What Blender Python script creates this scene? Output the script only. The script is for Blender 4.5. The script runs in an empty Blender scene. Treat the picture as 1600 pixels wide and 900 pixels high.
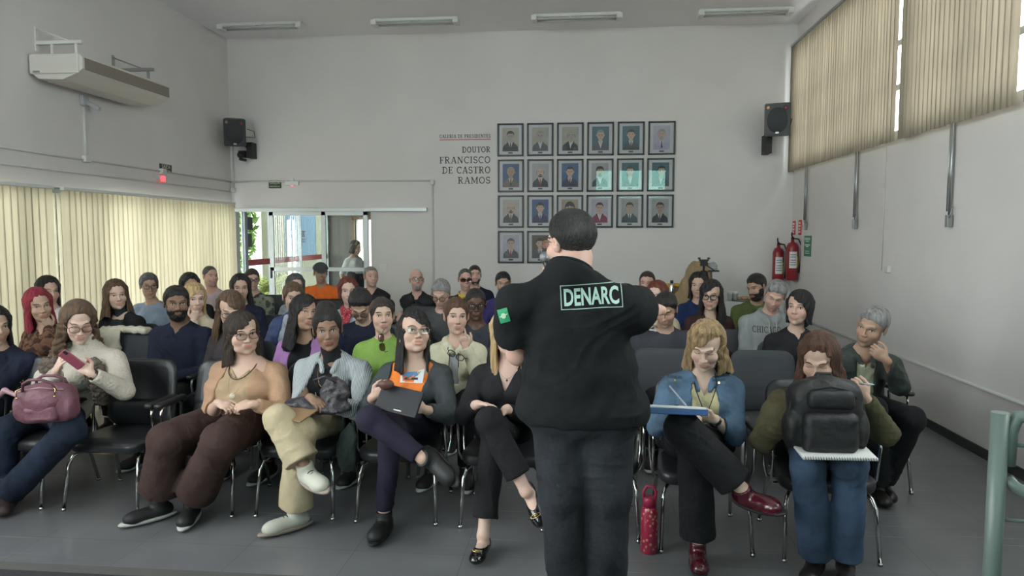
import bpy, bmesh, math, random
import numpy as np
from mathutils import Vector, Matrix, Euler
from mathutils.bvhtree import BVHTree

random.seed(7); rng = np.random.RandomState(3)
C = bpy.context.scene.collection
F32 = np.float32
PI = math.pi
def R(a): return math.radians(a)

# ------------------------------------------------------------------ camera (metres; y runs into the room)
FPX, CAMH, YAW, PIT = 1100.0, 1.71, R(5.45), R(4.37)
cam = bpy.data.cameras.new('camera'); camo = bpy.data.objects.new('camera', cam); C.objects.link(camo)
cam.sensor_width = 36; cam.lens = FPX / 1600 * 36; cam.clip_start = .05; cam.clip_end = 300
camo.location = (0, 0, CAMH); camo.rotation_euler = (PI/2 - PIT, 0, YAW)
bpy.context.scene.camera = camo
_fw = np.array((-math.sin(YAW)*math.cos(PIT), math.cos(YAW)*math.cos(PIT), -math.sin(PIT)))
_rt = np.array((math.cos(YAW), math.sin(YAW), 0)); _up = np.cross(_rt, _fw)
def at(px, py, Y):            # a measured point of the photograph at its real depth Y in the room
    r = _fw + (px-800)/FPX*_rt + (450-py)/FPX*_up
    t = Y / r[1]; return np.array((r[0]*t, Y, CAMH + r[2]*t))
def atz(px, py, z):
    r = _fw + (px-800)/FPX*_rt + (450-py)/FPX*_up
    t = (z-CAMH)/r[2]; return np.array((r[0]*t, r[1]*t, z))

# ------------------------------------------------------------------ materials
MATS = {}
def mat(name, col=(.5,.5,.5), rough=.6, metal=0, bump=None, spec=.5, var=0, vscale=4, coat=0, attr=None, sheen=0, emit=None, trans=0, sss=0, stretch=None, pattern=None):
    if name in MATS: return MATS[name]
    m = bpy.data.materials.new(name); m.use_nodes = True; nt = m.node_tree; N = nt.nodes; L = nt.links
    b = N['Principled BSDF']
    b.inputs['Base Color'].default_value = (*col, 1); b.inputs['Roughness'].default_value = rough
    b.inputs['Metallic'].default_value = metal; b.inputs['Specular IOR Level'].default_value = spec
    if coat: b.inputs['Coat Weight'].default_value = coat; b.inputs['Coat Roughness'].default_value = .08
    if sheen: b.inputs['Sheen Weight'].default_value = sheen
    if sss: b.inputs['Subsurface Weight'].default_value = sss; b.inputs['Subsurface Radius'].default_value = (.012,.005,.003); b.inputs['Subsurface Scale'].default_value = 1
    if emit: b.inputs['Emission Color'].default_value = (*emit[0],1); b.inputs['Emission Strength'].default_value = emit[1]
    tc = N.new('ShaderNodeTexCoord'); mp = N.new('ShaderNodeMapping'); L.new(tc.outputs['Object'], mp.inputs['Vector'])
    if stretch: mp.inputs['Scale'].default_value = stretch
    vec = mp.outputs['Vector']; colout = None
    if attr:
        a = N.new('ShaderNodeAttribute'); a.attribute_name = attr; colout = a.outputs['Color']
    if pattern:
        kind, c2, sc = pattern
        if kind == 'stripe_v' or kind == 'stripe_h':
            w = N.new('ShaderNodeTexWave'); w.wave_type = 'BANDS'; w.bands_direction = 'X' if kind == 'stripe_v' else 'Z'
            w.inputs['Scale'].default_value = sc; w.inputs['Distortion'].default_value = .4; L.new(vec, w.inputs['Vector']); fac = w.outputs['Fac']; lo, hi = .55, .75
        elif kind == 'blotch':
            w = N.new('ShaderNodeTexNoise'); w.inputs['Scale'].default_value = sc; w.inputs['Detail'].default_value = 2; L.new(vec, w.inputs['Vector']); fac = w.outputs['Fac']; lo, hi = .5, .54
        elif kind == 'spots':
            w = N.new('ShaderNodeTexVoronoi'); w.inputs['Scale'].default_value = sc; L.new(vec, w.inputs['Vector']); fac = w.outputs['Distance']; lo, hi = .34, .28
        cr = N.new('ShaderNodeMapRange'); cr.inputs['From Min'].default_value = lo; cr.inputs['From Max'].default_value = hi; L.new(fac, cr.inputs['Value'])
        mx = N.new('ShaderNodeMix'); mx.data_type = 'RGBA'; mx.inputs[6].default_value = (*col,1); mx.inputs[7].default_value = (*c2,1)
        L.new(cr.outputs['Result'], mx.inputs[0]); colout = mx.outputs[2]
    if var:
        n = N.new('ShaderNodeTexNoise'); n.inputs['Scale'].default_value = vscale; n.inputs['Detail'].default_value = 5; L.new(vec, n.inputs['Vector'])
        mr = N.new('ShaderNodeMapRange'); mr.inputs['From Min'].default_value = .3; mr.inputs['From Max'].default_value = .7
        mr.inputs['To Min'].default_value = 1-var; mr.inputs['To Max'].default_value = 1+var; L.new(n.outputs['Fac'], mr.inputs['Value'])
        mx = N.new('ShaderNodeMix'); mx.data_type = 'RGBA'; mx.blend_type = 'MULTIPLY'; mx.inputs[0].default_value = 1
        if colout: L.new(colout, mx.inputs[6])
        else: mx.inputs[6].default_value = (*col, 1)
        L.new(mr.outputs['Result'], mx.inputs[7]); colout = mx.outputs[2]
    if colout: L.new(colout, b.inputs['Base Color'])
    if bump:
        n = N.new('ShaderNodeTexNoise'); n.inputs['Scale'].default_value = bump[0]; n.inputs['Detail'].default_value = 6; L.new(vec, n.inputs['Vector'])
        bp = N.new('ShaderNodeBump'); bp.inputs['Strength'].default_value = bump[1]; bp.inputs['Distance'].default_value = bump[2] if len(bump)>2 else .01
        L.new(n.outputs['Fac'], bp.inputs['Height']); L.new(bp.outputs['Normal'], b.inputs['Normal'])
    MATS[name] = m; return m
def cloth(name, col, **k):
    k.setdefault('rough', .85); k.setdefault('spec', .25); k.setdefault('bump', (16, .6, .022)); k.setdefault('var', .09); k.setdefault('vscale', 9)
    return mat(name, col, **k)
def hairm(name, col, col2=None):
    m = mat(name, col, rough=.40, spec=.45, var=.5, vscale=9, bump=(45, 1.0, .012), stretch=(6, 6, .6))
    return m
def glassm(name, tint=(.9,.97,.95), op=.12, rough=.02):
    if name in MATS: return MATS[name]
    m = bpy.data.materials.new(name); m.use_nodes = True; nt = m.node_tree; N = nt.nodes; L = nt.links; N.clear()
    o = N.new('ShaderNodeOutputMaterial'); t = N.new('ShaderNodeBsdfTransparent'); t.inputs[0].default_value = (*tint, 1)
    g = N.new('ShaderNodeBsdfGlossy'); g.inputs['Roughness'].default_value = rough; x = N.new('ShaderNodeMixShader')
    f = N.new('ShaderNodeFresnel'); f.inputs[0].default_value = 1.5; a = N.new('ShaderNodeMath'); a.operation = 'ADD'; a.inputs[1].default_value = op; a.use_clamp = True
    L.new(f.outputs[0], a.inputs[0]); L.new(a.outputs[0], x.inputs[0]); L.new(t.outputs[0], x.inputs[1]); L.new(g.outputs[0], x.inputs[2]); L.new(x.outputs[0], o.inputs[0])
    MATS[name] = m; return m
def translucent(name, col, tr, bscale=(40,40,1.0), trans_w=.55):
    m = bpy.data.materials.new(name); m.use_nodes = True; nt = m.node_tree; N = nt.nodes; L = nt.links; N.clear()
    o = N.new('ShaderNodeOutputMaterial'); d = N.new('ShaderNodeBsdfDiffuse'); t = N.new('ShaderNodeBsdfTranslucent'); x = N.new('ShaderNodeMixShader')
    x.inputs[0].default_value = trans_w
    tc = N.new('ShaderNodeTexCoord'); mp = N.new('ShaderNodeMapping'); mp.inputs['Scale'].default_value = bscale; L.new(tc.outputs['Object'], mp.inputs['Vector'])
    n = N.new('ShaderNodeTexNoise'); n.inputs['Scale'].default_value = 1; n.inputs['Detail'].default_value = 4; L.new(mp.outputs['Vector'], n.inputs['Vector'])
    mr = N.new('ShaderNodeMapRange'); mr.inputs['From Min'].default_value = .3; mr.inputs['From Max'].default_value = .7; mr.inputs['To Min'].default_value = .82; mr.inputs['To Max'].default_value = 1.06; L.new(n.outputs['Fac'], mr.inputs['Value'])
    for sh, c in ((d, col), (t, tr)):
        mx = N.new('ShaderNodeMix'); mx.data_type = 'RGBA'; mx.blend_type = 'MULTIPLY'; mx.inputs[0].default_value = 1; mx.inputs[6].default_value = (*c, 1); L.new(mr.outputs['Result'], mx.inputs[7]); L.new(mx.outputs[2], sh.inputs['Color'])
    L.new(d.outputs[0], x.inputs[1]); L.new(t.outputs[0], x.inputs[2]); L.new(x.outputs[0], o.inputs[0]); MATS[name] = m; return m

# ------------------------------------------------------------------ object helpers
def tag(o, label=None, cat=None, group=None, kind=None):
    if label: o['label'] = label
    if cat: o['category'] = cat
    if group: o['group'] = group
    if kind: o['kind'] = kind
    return o
def empty(name, loc=(0,0,0), rz=0):
    o = bpy.data.objects.new(name, None); C.objects.link(o); o.location = loc; o.rotation_euler = (0,0,rz); o.empty_display_size = .1; return o
def link(name, me, m=None, parent=None, M=None):
    o = bpy.data.objects.new(name, me); C.objects.link(o)
    if m is not None and len(me.materials) == 0:
        for q in (m if isinstance(m, (list, tuple)) else [m]): me.materials.append(q)
    if parent is not None: o.parent = parent
    if M is not None: o.matrix_local = M
    return o
class MB:
    """collects shapes of one part"""
    def __init__(s): s.bm = bmesh.new()
    def box(s, c, h, rot=None, bev=0, mi=0):
        g = bmesh.ops.create_cube(s.bm, size=2); vs = g['verts']
        M = Matrix.Translation(Vector([float(q) for q in c])) @ (rot.to_4x4() if rot is not None else Matrix()) @ Matrix.Diagonal((h[0], h[1], h[2], 1))
        bmesh.ops.transform(s.bm, matrix=M, verts=vs); fs = list({f for v in vs for f in v.link_faces})
        for f in fs: f.material_index = mi
        if bev:
            es = list({e for v in vs for e in v.link_edges})
            r = bmesh.ops.bevel(s.bm, geom=es, offset=bev, segments=2, affect='EDGES', profile=.5)
            for f in r['faces']: f.material_index = mi
        return s
    def b2(s, lo, hi, bev=0, mi=0):
        c = [(a+b)/2 for a, b in zip(lo, hi)]; h = [abs(b-a)/2 for a, b in zip(lo, hi)]; return s.box(c, h, None, bev, mi)
    def tube(s, pts, r, n=8, mi=0, caps=True, flat=1.0):
        pts = [Vector([float(q) for q in p]) for p in pts]; rs = r if isinstance(r, (list, tuple)) else [r]*len(pts); rings = []; ref = None
        for i, p in enumerate(pts):
            d = ((pts[min(i+1, len(pts)-1)] - p).normalized() + (p - pts[max(i-1, 0)]).normalized())
            d = d.normalized() if d.length > 1e-6 else Vector((0,0,1))
            if ref is None: ref = Vector((0,0,1)) if abs(d.z) < .9 else Vector((1,0,0))
            u = (ref - d*ref.dot(d)).normalized(); v = d.cross(u); ref = u
            rings.append([s.bm.verts.new(p + u*math.cos(2*PI*k/n)*rs[i] + v*math.sin(2*PI*k/n)*rs[i]*flat) for k in range(n)])
        for a, b in zip(rings, rings[1:]):
            for k in range(n):
                f = s.bm.faces.new((a[k], a[(k+1)%n], b[(k+1)%n], b[k])); f.smooth = True; f.material_index = mi
        if caps:
            for q in (rings[0][::-1], rings[-1]):
                f = s.bm.faces.new(q); f.material_index = mi
        return s
    def lathe(s, prof, c=(0,0,0), n=20, mi=0, M=None):
        rings = []
        for (r, z) in prof:
            rings.append([s.bm.verts.new(((M or Matrix()) @ Vector((r*math.cos(2*PI*k/n), r*math.sin(2*PI*k/n), z))) + Vector(c)) for k in range(n)])
        for a, b in zip(rings, rings[1:]):
            for k in range(n):
                f = s.bm.faces.new((a[k], a[(k+1)%n], b[(k+1)%n], b[k])); f.smooth = True; f.material_index = mi
        for q in (rings[0][::-1], rings[-1]):
            f = s.bm.faces.new(q); f.material_index = mi
        return s
    def poly(s, pts, mi=0):
        f = s.bm.faces.new([s.bm.verts.new(Vector([float(q) for q in p])) for p in pts]); f.material_index = mi; return s
    def sph(s, c, r, M=None, mi=0, u=12, v=8):
        g = bmesh.ops.create_uvsphere(s.bm, u_segments=u, v_segments=v, radius=1); vs = g['verts']
        r = r if isinstance(r, (list, tuple)) else (r, r, r)
        bmesh.ops.transform(s.bm, matrix=Matrix.Translation(Vector(c)) @ (M or Matrix()) @ Matrix.Diagonal((*r, 1)), verts=vs)
        for f in {f for q in vs for f in q.link_faces}: f.smooth = True; f.material_index = mi
        return s
    def mesh(s, name):
        me = bpy.data.meshes.new(name); bmesh.ops.recalc_face_normals(s.bm, faces=s.bm.faces[:]); s.bm.to_mesh(me); s.bm.free(); return me
    def build(s, name, m, parent=None, M=None):
        return link(name, s.mesh(name), m, parent, M)

# ------------------------------------------------------------------ distance-field modelling of soft shapes
def npm(M): return np.array(M, dtype=F32)
def cap(a, b, r1, r2=None, flat=0):
    r2 = r1 if r2 is None else r2; a = np.array(a, F32); b = np.array(b, F32); d = b-a; dd = float(d@d)+1e-9; ln = math.sqrt(dd)
    def f(X, Y, Z):
        x, y, z = X-a[0], Y-a[1], Z-a[2]; tu = (x*d[0]+y*d[1]+z*d[2])/dd; t = np.clip(tu, 0, 1)
        v = np.sqrt((x-t*d[0])**2+(y-t*d[1])**2+(z-t*d[2])**2) - (r1+(r2-r1)*t)
        if flat: v = np.maximum(v, (tu-1)*ln)
        return v
    m = max(r1, r2); return f, np.minimum(a, b)-m, np.maximum(a, b)+m
def ell(c, r, Rm=None):
    c = np.array(c, F32); r = np.array(r, F32); Rm = np.eye(3, dtype=F32) if Rm is None else np.array(Rm, F32)
    ext = np.sqrt((Rm**2) @ (r**2))
    def f(X, Y, Z):
        x, y, z = X-c[0], Y-c[1], Z-c[2]
        u = (Rm[0,0]*x+Rm[1,0]*y+Rm[2,0]*z); v = (Rm[0,1]*x+Rm[1,1]*y+Rm[2,1]*z); w = (Rm[0,2]*x+Rm[1,2]*y+Rm[2,2]*z)
        k0 = np.sqrt((u/r[0])**2+(v/r[1])**2+(w/r[2])**2); k1 = np.sqrt((u/r[0]**2)**2+(v/r[1]**2)**2+(w/r[2]**2)**2)+1e-6
        return k0*(k0-1)/k1
    return f, c-ext, c+ext
def rbox(c, h, r, Rm=None):
    c = np.array(c, F32); h = np.array(h, F32); Rm = np.eye(3, dtype=F32) if Rm is None else np.array(Rm, F32); ext = np.abs(Rm) @ h
    def f(X, Y, Z):
        x, y, z = X-c[0], Y-c[1], Z-c[2]
        q = [np.abs(Rm[0,i]*x+Rm[1,i]*y+Rm[2,i]*z)-(h[i]-r) for i in range(3)]
        return np.sqrt(np.maximum(q[0],0)**2+np.maximum(q[1],0)**2+np.maximum(q[2],0)**2)+np.minimum(np.maximum(q[0],np.maximum(q[1],q[2])),0)-r
    return f, c-ext, c+ext
def loc_fn(fn, Hc, Rh, s, lo, hi):
    """prim given by a function in head coordinates (box lo..hi there)"""
    Hc = np.array(Hc, F32); Rh = np.array(Rh, F32)
    cs = np.array([[x, y, z] for x in (lo[0], hi[0]) for y in (lo[1], hi[1]) for z in (lo[2], hi[2])])*s @ Rh.T + Hc
    def f(X, Y, Z):
        x, y, z = (X-Hc[0])/s, (Y-Hc[1])/s, (Z-Hc[2])/s
        return fn(Rh[0,0]*x+Rh[1,0]*y+Rh[2,0]*z, Rh[0,1]*x+Rh[1,1]*y+Rh[2,1]*z, Rh[0,2]*x+Rh[1,2]*y+Rh[2,2]*z)*s
    return f, cs.min(0), cs.max(0)
def smin(a, b, k):
    h = np.clip(.5+.5*(b-a)/k, 0, 1); return b+(a-b)*h-k*h*(1-h)
def field(prims, h, post=None):
    """prims: (op, prim, k) -> arrays (verts, quads)"""
    us = [p for p in prims if p[0] == 'u']
    lo = np.min([p[1][1] for p in us], 0)-.02-2*h; hi = np.max([p[1][2] for p in us], 0)+.02+2*h
    ax = [np.arange(lo[i], hi[i]+h, h, dtype=F32) for i in range(3)]; D = np.full([len(a) for a in ax], 1., F32)
    G = (ax[0][:,None,None], ax[1][None,:,None], ax[2][None,None,:])
    for op, (fn, pl, ph), k in prims:
        m = k+3*h+.004; sl = []
        for i in range(3):
            i0 = int(max(0, math.floor((pl[i]-m-lo[i])/h))); i1 = int(min(len(ax[i]), math.ceil((ph[i]+m-lo[i])/h)+1)); sl.append(slice(i0, max(i0, i1)))
        if any(s.stop <= s.start for s in sl): continue
        sl = tuple(sl); d = fn(G[0][sl[0]], G[1][:,sl[1]], G[2][:,:,sl[2]]).astype(F32)
        d = np.broadcast_to(d, D[sl].shape)
        if op == 'u': D[sl] = smin(D[sl], d, k) if k > 0 else np.minimum(D[sl], d)
        elif op == 's': D[sl] = -smin(-D[sl], d, k) if k > 0 else np.maximum(D[sl], -d)
    if post is not None: D = post(D, *G)
    return nets(D.astype(F32), ax, h)
def nets(D, ax, h):
    for s_ in (0, -1): D[s_] = 1; D[:, s_] = 1; D[:, :, s_] = 1
    S = D < 0; c = np.zeros([n-1 for n in D.shape], np.uint8); offs = [(i, j, k) for i in (0,1) for j in (0,1) for k in (0,1)]; n = D.shape
    for o in offs: c += S[o[0]:n[0]-1+o[0], o[1]:n[1]-1+o[1], o[2]:n[2]-1+o[2]]
    act = (c > 0) & (c < 8); ii = np.argwhere(act); idx = np.full(c.shape, -1, np.int32); idx[act] = np.arange(len(ii))
    vals = [D[ii[:,0]+o[0], ii[:,1]+o[1], ii[:,2]+o[2]] for o in offs]
    P = np.zeros((len(ii), 3)); cnt = np.zeros(len(ii))
    for a in range(8):
        for b in range(a+1, 8):
            oa, ob = offs[a], offs[b]
            if sum(abs(p-q) for p, q in zip(oa, ob)) != 1: continue
            m = (vals[a] < 0) != (vals[b] < 0); t = vals[a][m]/(vals[a][m]-vals[b][m])
            P[m] += np.array(oa) + t[:,None]*(np.array(ob)-np.array(oa)); cnt[m] += 1
    V = (ii + P/cnt[:,None])*h + np.array([a[0] for a in ax])
    Q = []
    for axis in range(3):
        o = [0,0,0]; o[axis] = 1
        A = S[:n[0]-o[0], :n[1]-o[1], :n[2]-o[2]]; B = S[o[0]:, o[1]:, o[2]:]; e = np.argwhere(A != B)
        u, v = [(1,2),(2,0),(0,1)][axis]; e = e[(e[:,u] > 0) & (e[:,v] > 0) & (e[:,u] < n[u]-1) & (e[:,v] < n[v]-1)]
        ins = S[e[:,0], e[:,1], e[:,2]]; q = []
        for du, dv in ((1,1),(0,1),(0,0),(1,0)):
            g = e.copy(); g[:,u] -= du; g[:,v] -= dv; q.append(idx[g[:,0], g[:,1], g[:,2]])
        q = np.stack(q, 1); q[~ins] = q[~ins][:, ::-1]; Q.append(q)
    return V, np.concatenate(Q)
def to_mesh(name, V, Q, col=None):
    me = bpy.data.meshes.new(name); me.vertices.add(len(V)); me.vertices.foreach_set('co', V.astype(F32).ravel())
    me.loops.add(Q.size); me.loops.foreach_set('vertex_index', Q.astype(np.int32).ravel())
    me.polygons.add(len(Q)); me.polygons.foreach_set('loop_start', np.arange(0, Q.size, 4, dtype=np.int32))
    me.polygons.foreach_set('use_smooth', np.ones(len(Q), bool)); me.update(calc_edges=True); 
    if col is not None:
        a = me.attributes.new('Col', 'FLOAT_COLOR', 'POINT'); a.data.foreach_set('color', np.concatenate([col, np.ones((len(col), 1))], 1).astype(F32).ravel())
    me.validate(); return me
def merge(parts):
    V = []; Q = []; n = 0
    for v, q in parts: V.append(v); Q.append(q+n); n += len(v)
    return np.concatenate(V), np.concatenate(Q)
def soft(name, prims, h, m, parent=None, post=None, M=None):
    V, Q = field(prims, h, post); return link(name, to_mesh(name, V, Q), m, parent, M)
def folds(amp, seed, fr=1.0):
    def f(D, X, Y, Z):
        s = seed*1.7
        a = np.sin((X*30+1.5*np.sin(Z*17+s)+s)*fr)*np.sin((Z*36+2*np.sin(X*21+Y*13+2*s))*fr)*.6+np.sin((Y*40+Z*28+1.5*np.sin(X*33+s))*fr)*.4
        p = (X*22+Z*34*(1 if int(seed)%2 else -1)+Y*18+2.2*np.sin(X*13+Z*9+s)+1.6*np.sin(Z*19-Y*15+s))*fr
        m = np.clip(np.sin(X*9+Y*11+Z*12+s)*1.5, 0, 1)
        return D+amp*(a*.75)+amp*1.0*m*(.45-(1-np.abs(np.sin(p)))**2.5)
    return f
# ------------------------------------------------------------------ people
SKIN = dict(light=(.56,.37,.29), fair=(.62,.43,.35), pink=(.58,.355,.285), tan=(.42,.26,.185), olive=(.47,.31,.225), brown=(.25,.145,.098), dark=(.115,.062,.042))
skin_m = mat('skin', rough=.5, spec=.35, attr='Col', bump=(90,.12,.003), sss=.08)
HAIRC = dict(black=(.012,.010,.010), darkbrown=(.034,.021,.015), brown=(.12,.068,.040), lightbrown=(.28,.17,.09), blonde=(.55,.38,.19), darkblonde=(.38,.25,.13),
             grey=(.26,.25,.25), darkgrey=(.09,.088,.09), white=(.45,.44,.43), red=(.16,.035,.022), pinkred=(.30,.022,.045), auburn=(.10,.045,.028))
for k, v in HAIRC.items(): hairm('hair_'+k, v)
eye_w = mat('eye_white', (.62,.58,.55), rough=.25); eye_i = mat('iris', (.035,.018,.010), rough=.15); lash_m = mat('lash', (.012,.009,.008), rough=.6)
rim_dark = mat('rim_dark', (.015,.014,.016), rough=.3); rim_metal = mat('rim_metal', (.35,.33,.31), rough=.25, metal=1); rim_brown = mat('rim_brown', (.10,.04,.03), rough=.3)
lens_m = glassm('lens', (.93,.95,.95), .03); sun_m = glassm('lens_tinted', (.30,.16,.17), .05)

def rotz(a): return npm([[math.cos(a),-math.sin(a),0],[math.sin(a),math.cos(a),0],[0,0,1]])
def rotx(a): return npm([[1,0,0],[0,math.cos(a),-math.sin(a)],[0,math.sin(a),math.cos(a)]])
def roty(a): return npm([[math.cos(a),0,math.sin(a)],[0,1,0],[-math.sin(a),0,math.cos(a)]])
def unit(v): v = np.array(v, float); return v/(np.linalg.norm(v)+1e-9)
def frame(f, up):      # columns: lateral, forward, up
    f = unit(f); up = np.array(up, float); up = unit(up-f*(up@f)); return np.stack([np.cross(f, up), f, up], 1)
def ik(S, W, l1, l2, hint):
    S = np.array(S, float); W = np.array(W, float); v = W-S; d = np.linalg.norm(v); u = v/d
    if d > (l1+l2)*.995: k = d/((l1+l2)*.995); l1 *= k; l2 *= k
    a = (l1*l1-l2*l2+d*d)/(2*d); h = math.sqrt(max(l1*l1-a*a, 1e-6)); hint = np.array(hint, float); p = unit(hint-u*(hint@u)); return S+u*a+p*h

def head_prims(H, Rh, sv, fat=0, jaw=1, nose=1, mouth=0):
    T = lambda p: np.array(H)+np.array(Rh)@(np.array(p)*sv); sm = float(np.mean(sv))
    E = lambda c, r: ell(T(c), np.array(r)*sv, Rh)
    K = lambda a, b, r, r2=None: cap(T(a), T(b), r*sm, (r2 or r)*sm)
    P = [('u', E((0,.018,.038),(.073,.090,.082)), 0), ('u', E((0,-.018,-.030),(.060+.006*fat,.066,.078)), .02),
         ('u', E((0,-.032,-.078),(.043*jaw+.012*fat,.044,.033)), .02), ('u', E((0,-.066,-.098),(.018,.016,.014)), .015),
         ('u', E((-.034,-.050,-.028),(.027+.006*fat,.027,.028)), .015), ('u', E((.034,-.050,-.028),(.027+.006*fat,.027,.028)), .015),
         ('u', K((-.036,-.068,.026),(-.010,-.078,.022),.010), .014), ('u', K((.036,-.068,.026),(.010,-.078,.022),.010), .014),
         ('s', E((-.031,-.096,.006),(.019,.020,.0125)), .012), ('s', E((.031,-.096,.006),(.019,.020,.0125)), .012),
         ('u', K((0,-.080,.014),(0,-.100,-.022),.0065,.0085*nose), .009), ('u', E((0,-.099,-.026),(.0115*nose,.012,.010)), .008),
         ('u', E((-.0125*nose,-.090,-.030),(.008,.010,.0075)), .006), ('u', E((.0125*nose,-.090,-.030),(.008,.010,.0075)), .006),
         ('u', E((0,-.078,-.058),(.026,.012,.018)), .012),
         ('u', K((-.017,-.0835,-.0535),(.017,-.0835,-.0535),.0045), .005), ('u', K((-.013,-.085,-.0625-mouth),(.013,-.085,-.0625-mouth),.0055), .005),
         ('s', K((-.020,-.094,-.0580-mouth/2),(.020,-.094,-.0580-mouth/2),.0035+mouth/2), .004)]
    for sx in (-1, 1):
        P += [('u', ell(T((sx*.077,.012,-.002)), np.array((.008,.018,.031))*sv, np.array(Rh)@roty(sx*.12)@rotz(sx*.35)), .006), ('s', ell(T((sx*.086,.006,.002)), np.array((.006,.009,.016))*sv, np.array(Rh)@rotz(sx*.35)), .005)]
    return P
# where the eyes sit on the standard head
_V, _Q = field(head_prims((0,0,0), np.eye(3), np.ones(3)), .003)
_b = BVHTree.FromPolygons(_V.tolist(), _Q.tolist())
def face_y(x, z):
    h = _b.ray_cast(Vector((x,-.3,z)), Vector((0,1,0))); return h[0].y if h[0] else -.08

def eye_mesh(tilt):
    mb = MB(); ys = 0
    mb.sph((0,0,0), (.0140,.0045,.0064), mi=0, u=16, v=10); mb.sph((0,-.0012,.0002), (.0060,.0042,.0060), mi=1, u=14, v=8)
    mb.tube([(x, -.0030-.0026*(1-(x/.015)**2), .0060*(1-(x/.0155)**2)+.0008) for x in np.linspace(-.0150,.0150,9)], .0013, n=5, mi=2)
    me = mb.mesh('eye'); [me.materials.append(q) for q in (eye_w, eye_i, lash_m)]; return me
def lid_mesh():
    mb = MB(); mb.tube([(x, -.0035-.002*(1-(x/.015)**2), -.0045*(1-(x/.0155)**2)+.0006) for x in np.linspace(-.0145,.0145,9)], .0012, n=5)
    me = mb.mesh('closed_eyelid'); me.materials.append(lash_m); return me
EYE = eye_mesh(0); LID = lid_mesh(); BROWS = {}
def brow_mesh(hc, th):
    if (hc, th) in BROWS: return BROWS[hc, th]
    out = []
    for sx in (-1, 1):
        pts = []
        for t in np.linspace(0, 1, 8):
            x = sx*(.013+.036*t); z = .0265+.006*math.sin(t*2.3)-.004*t*t; pts.append((x, face_y(x, z)-.0008, z))
        mb = MB(); mb.tube(pts, [.0015*th+.0017*th*math.sin(PI*min(1, .25+.75*(1-t))) for t in np.linspace(0,1,8)], n=6)
        me = mb.mesh('eyebrow'); me.materials.append(MATS['hair_'+hc]); out.append(me)
    BROWS[hc, th] = out; return out
GL = {}
def glasses_mesh(kind):
    if kind in GL: return GL[kind]
    rm, r, w, hh = dict(dark=(rim_dark,.0021,.025,.0185), metal=(rim_metal,.0011,.026,.018), brown=(rim_brown,.0019,.026,.019), sun=(rim_dark,.0021,.028,.020), bold=(rim_dark,.0030,.026,.020))[kind]
    f, l = MB(), MB()
    for sx in (-1, 1):
        ring = []
        for k in range(24):
            a = 2*PI*k/24; ca, sa = math.cos(a), math.sin(a); x = sx*.0325+w*math.copysign(abs(ca)**.75, ca); z = .004+hh*math.copysign(abs(sa)**.75, sa)
            ring.append((x, -.098+.25*max(0, abs(x)-.028)**1.2*1.6, z))
        f.tube(ring+[ring[0]], r, n=6, caps=False); l.poly(ring)
        f.tube([(sx*.058,-.088,.010),(sx*.072,-.070,.011),(sx*.080,-.02,.010),(sx*.081,.012,.008),(sx*.081,.03,-.006)], r*.9, n=6)
    f.tube([(-.008,-.100,.008),(0,-.102,.011),(.008,-.100,.008)], r*.9, n=6)
    a = f.mesh('spectacles'); a.materials.append(rm); b = l.mesh('lens'); b.materials.append(sun_m if kind == 'sun' else lens_m); GL[kind] = (a, b); return GL[kind]

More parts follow.
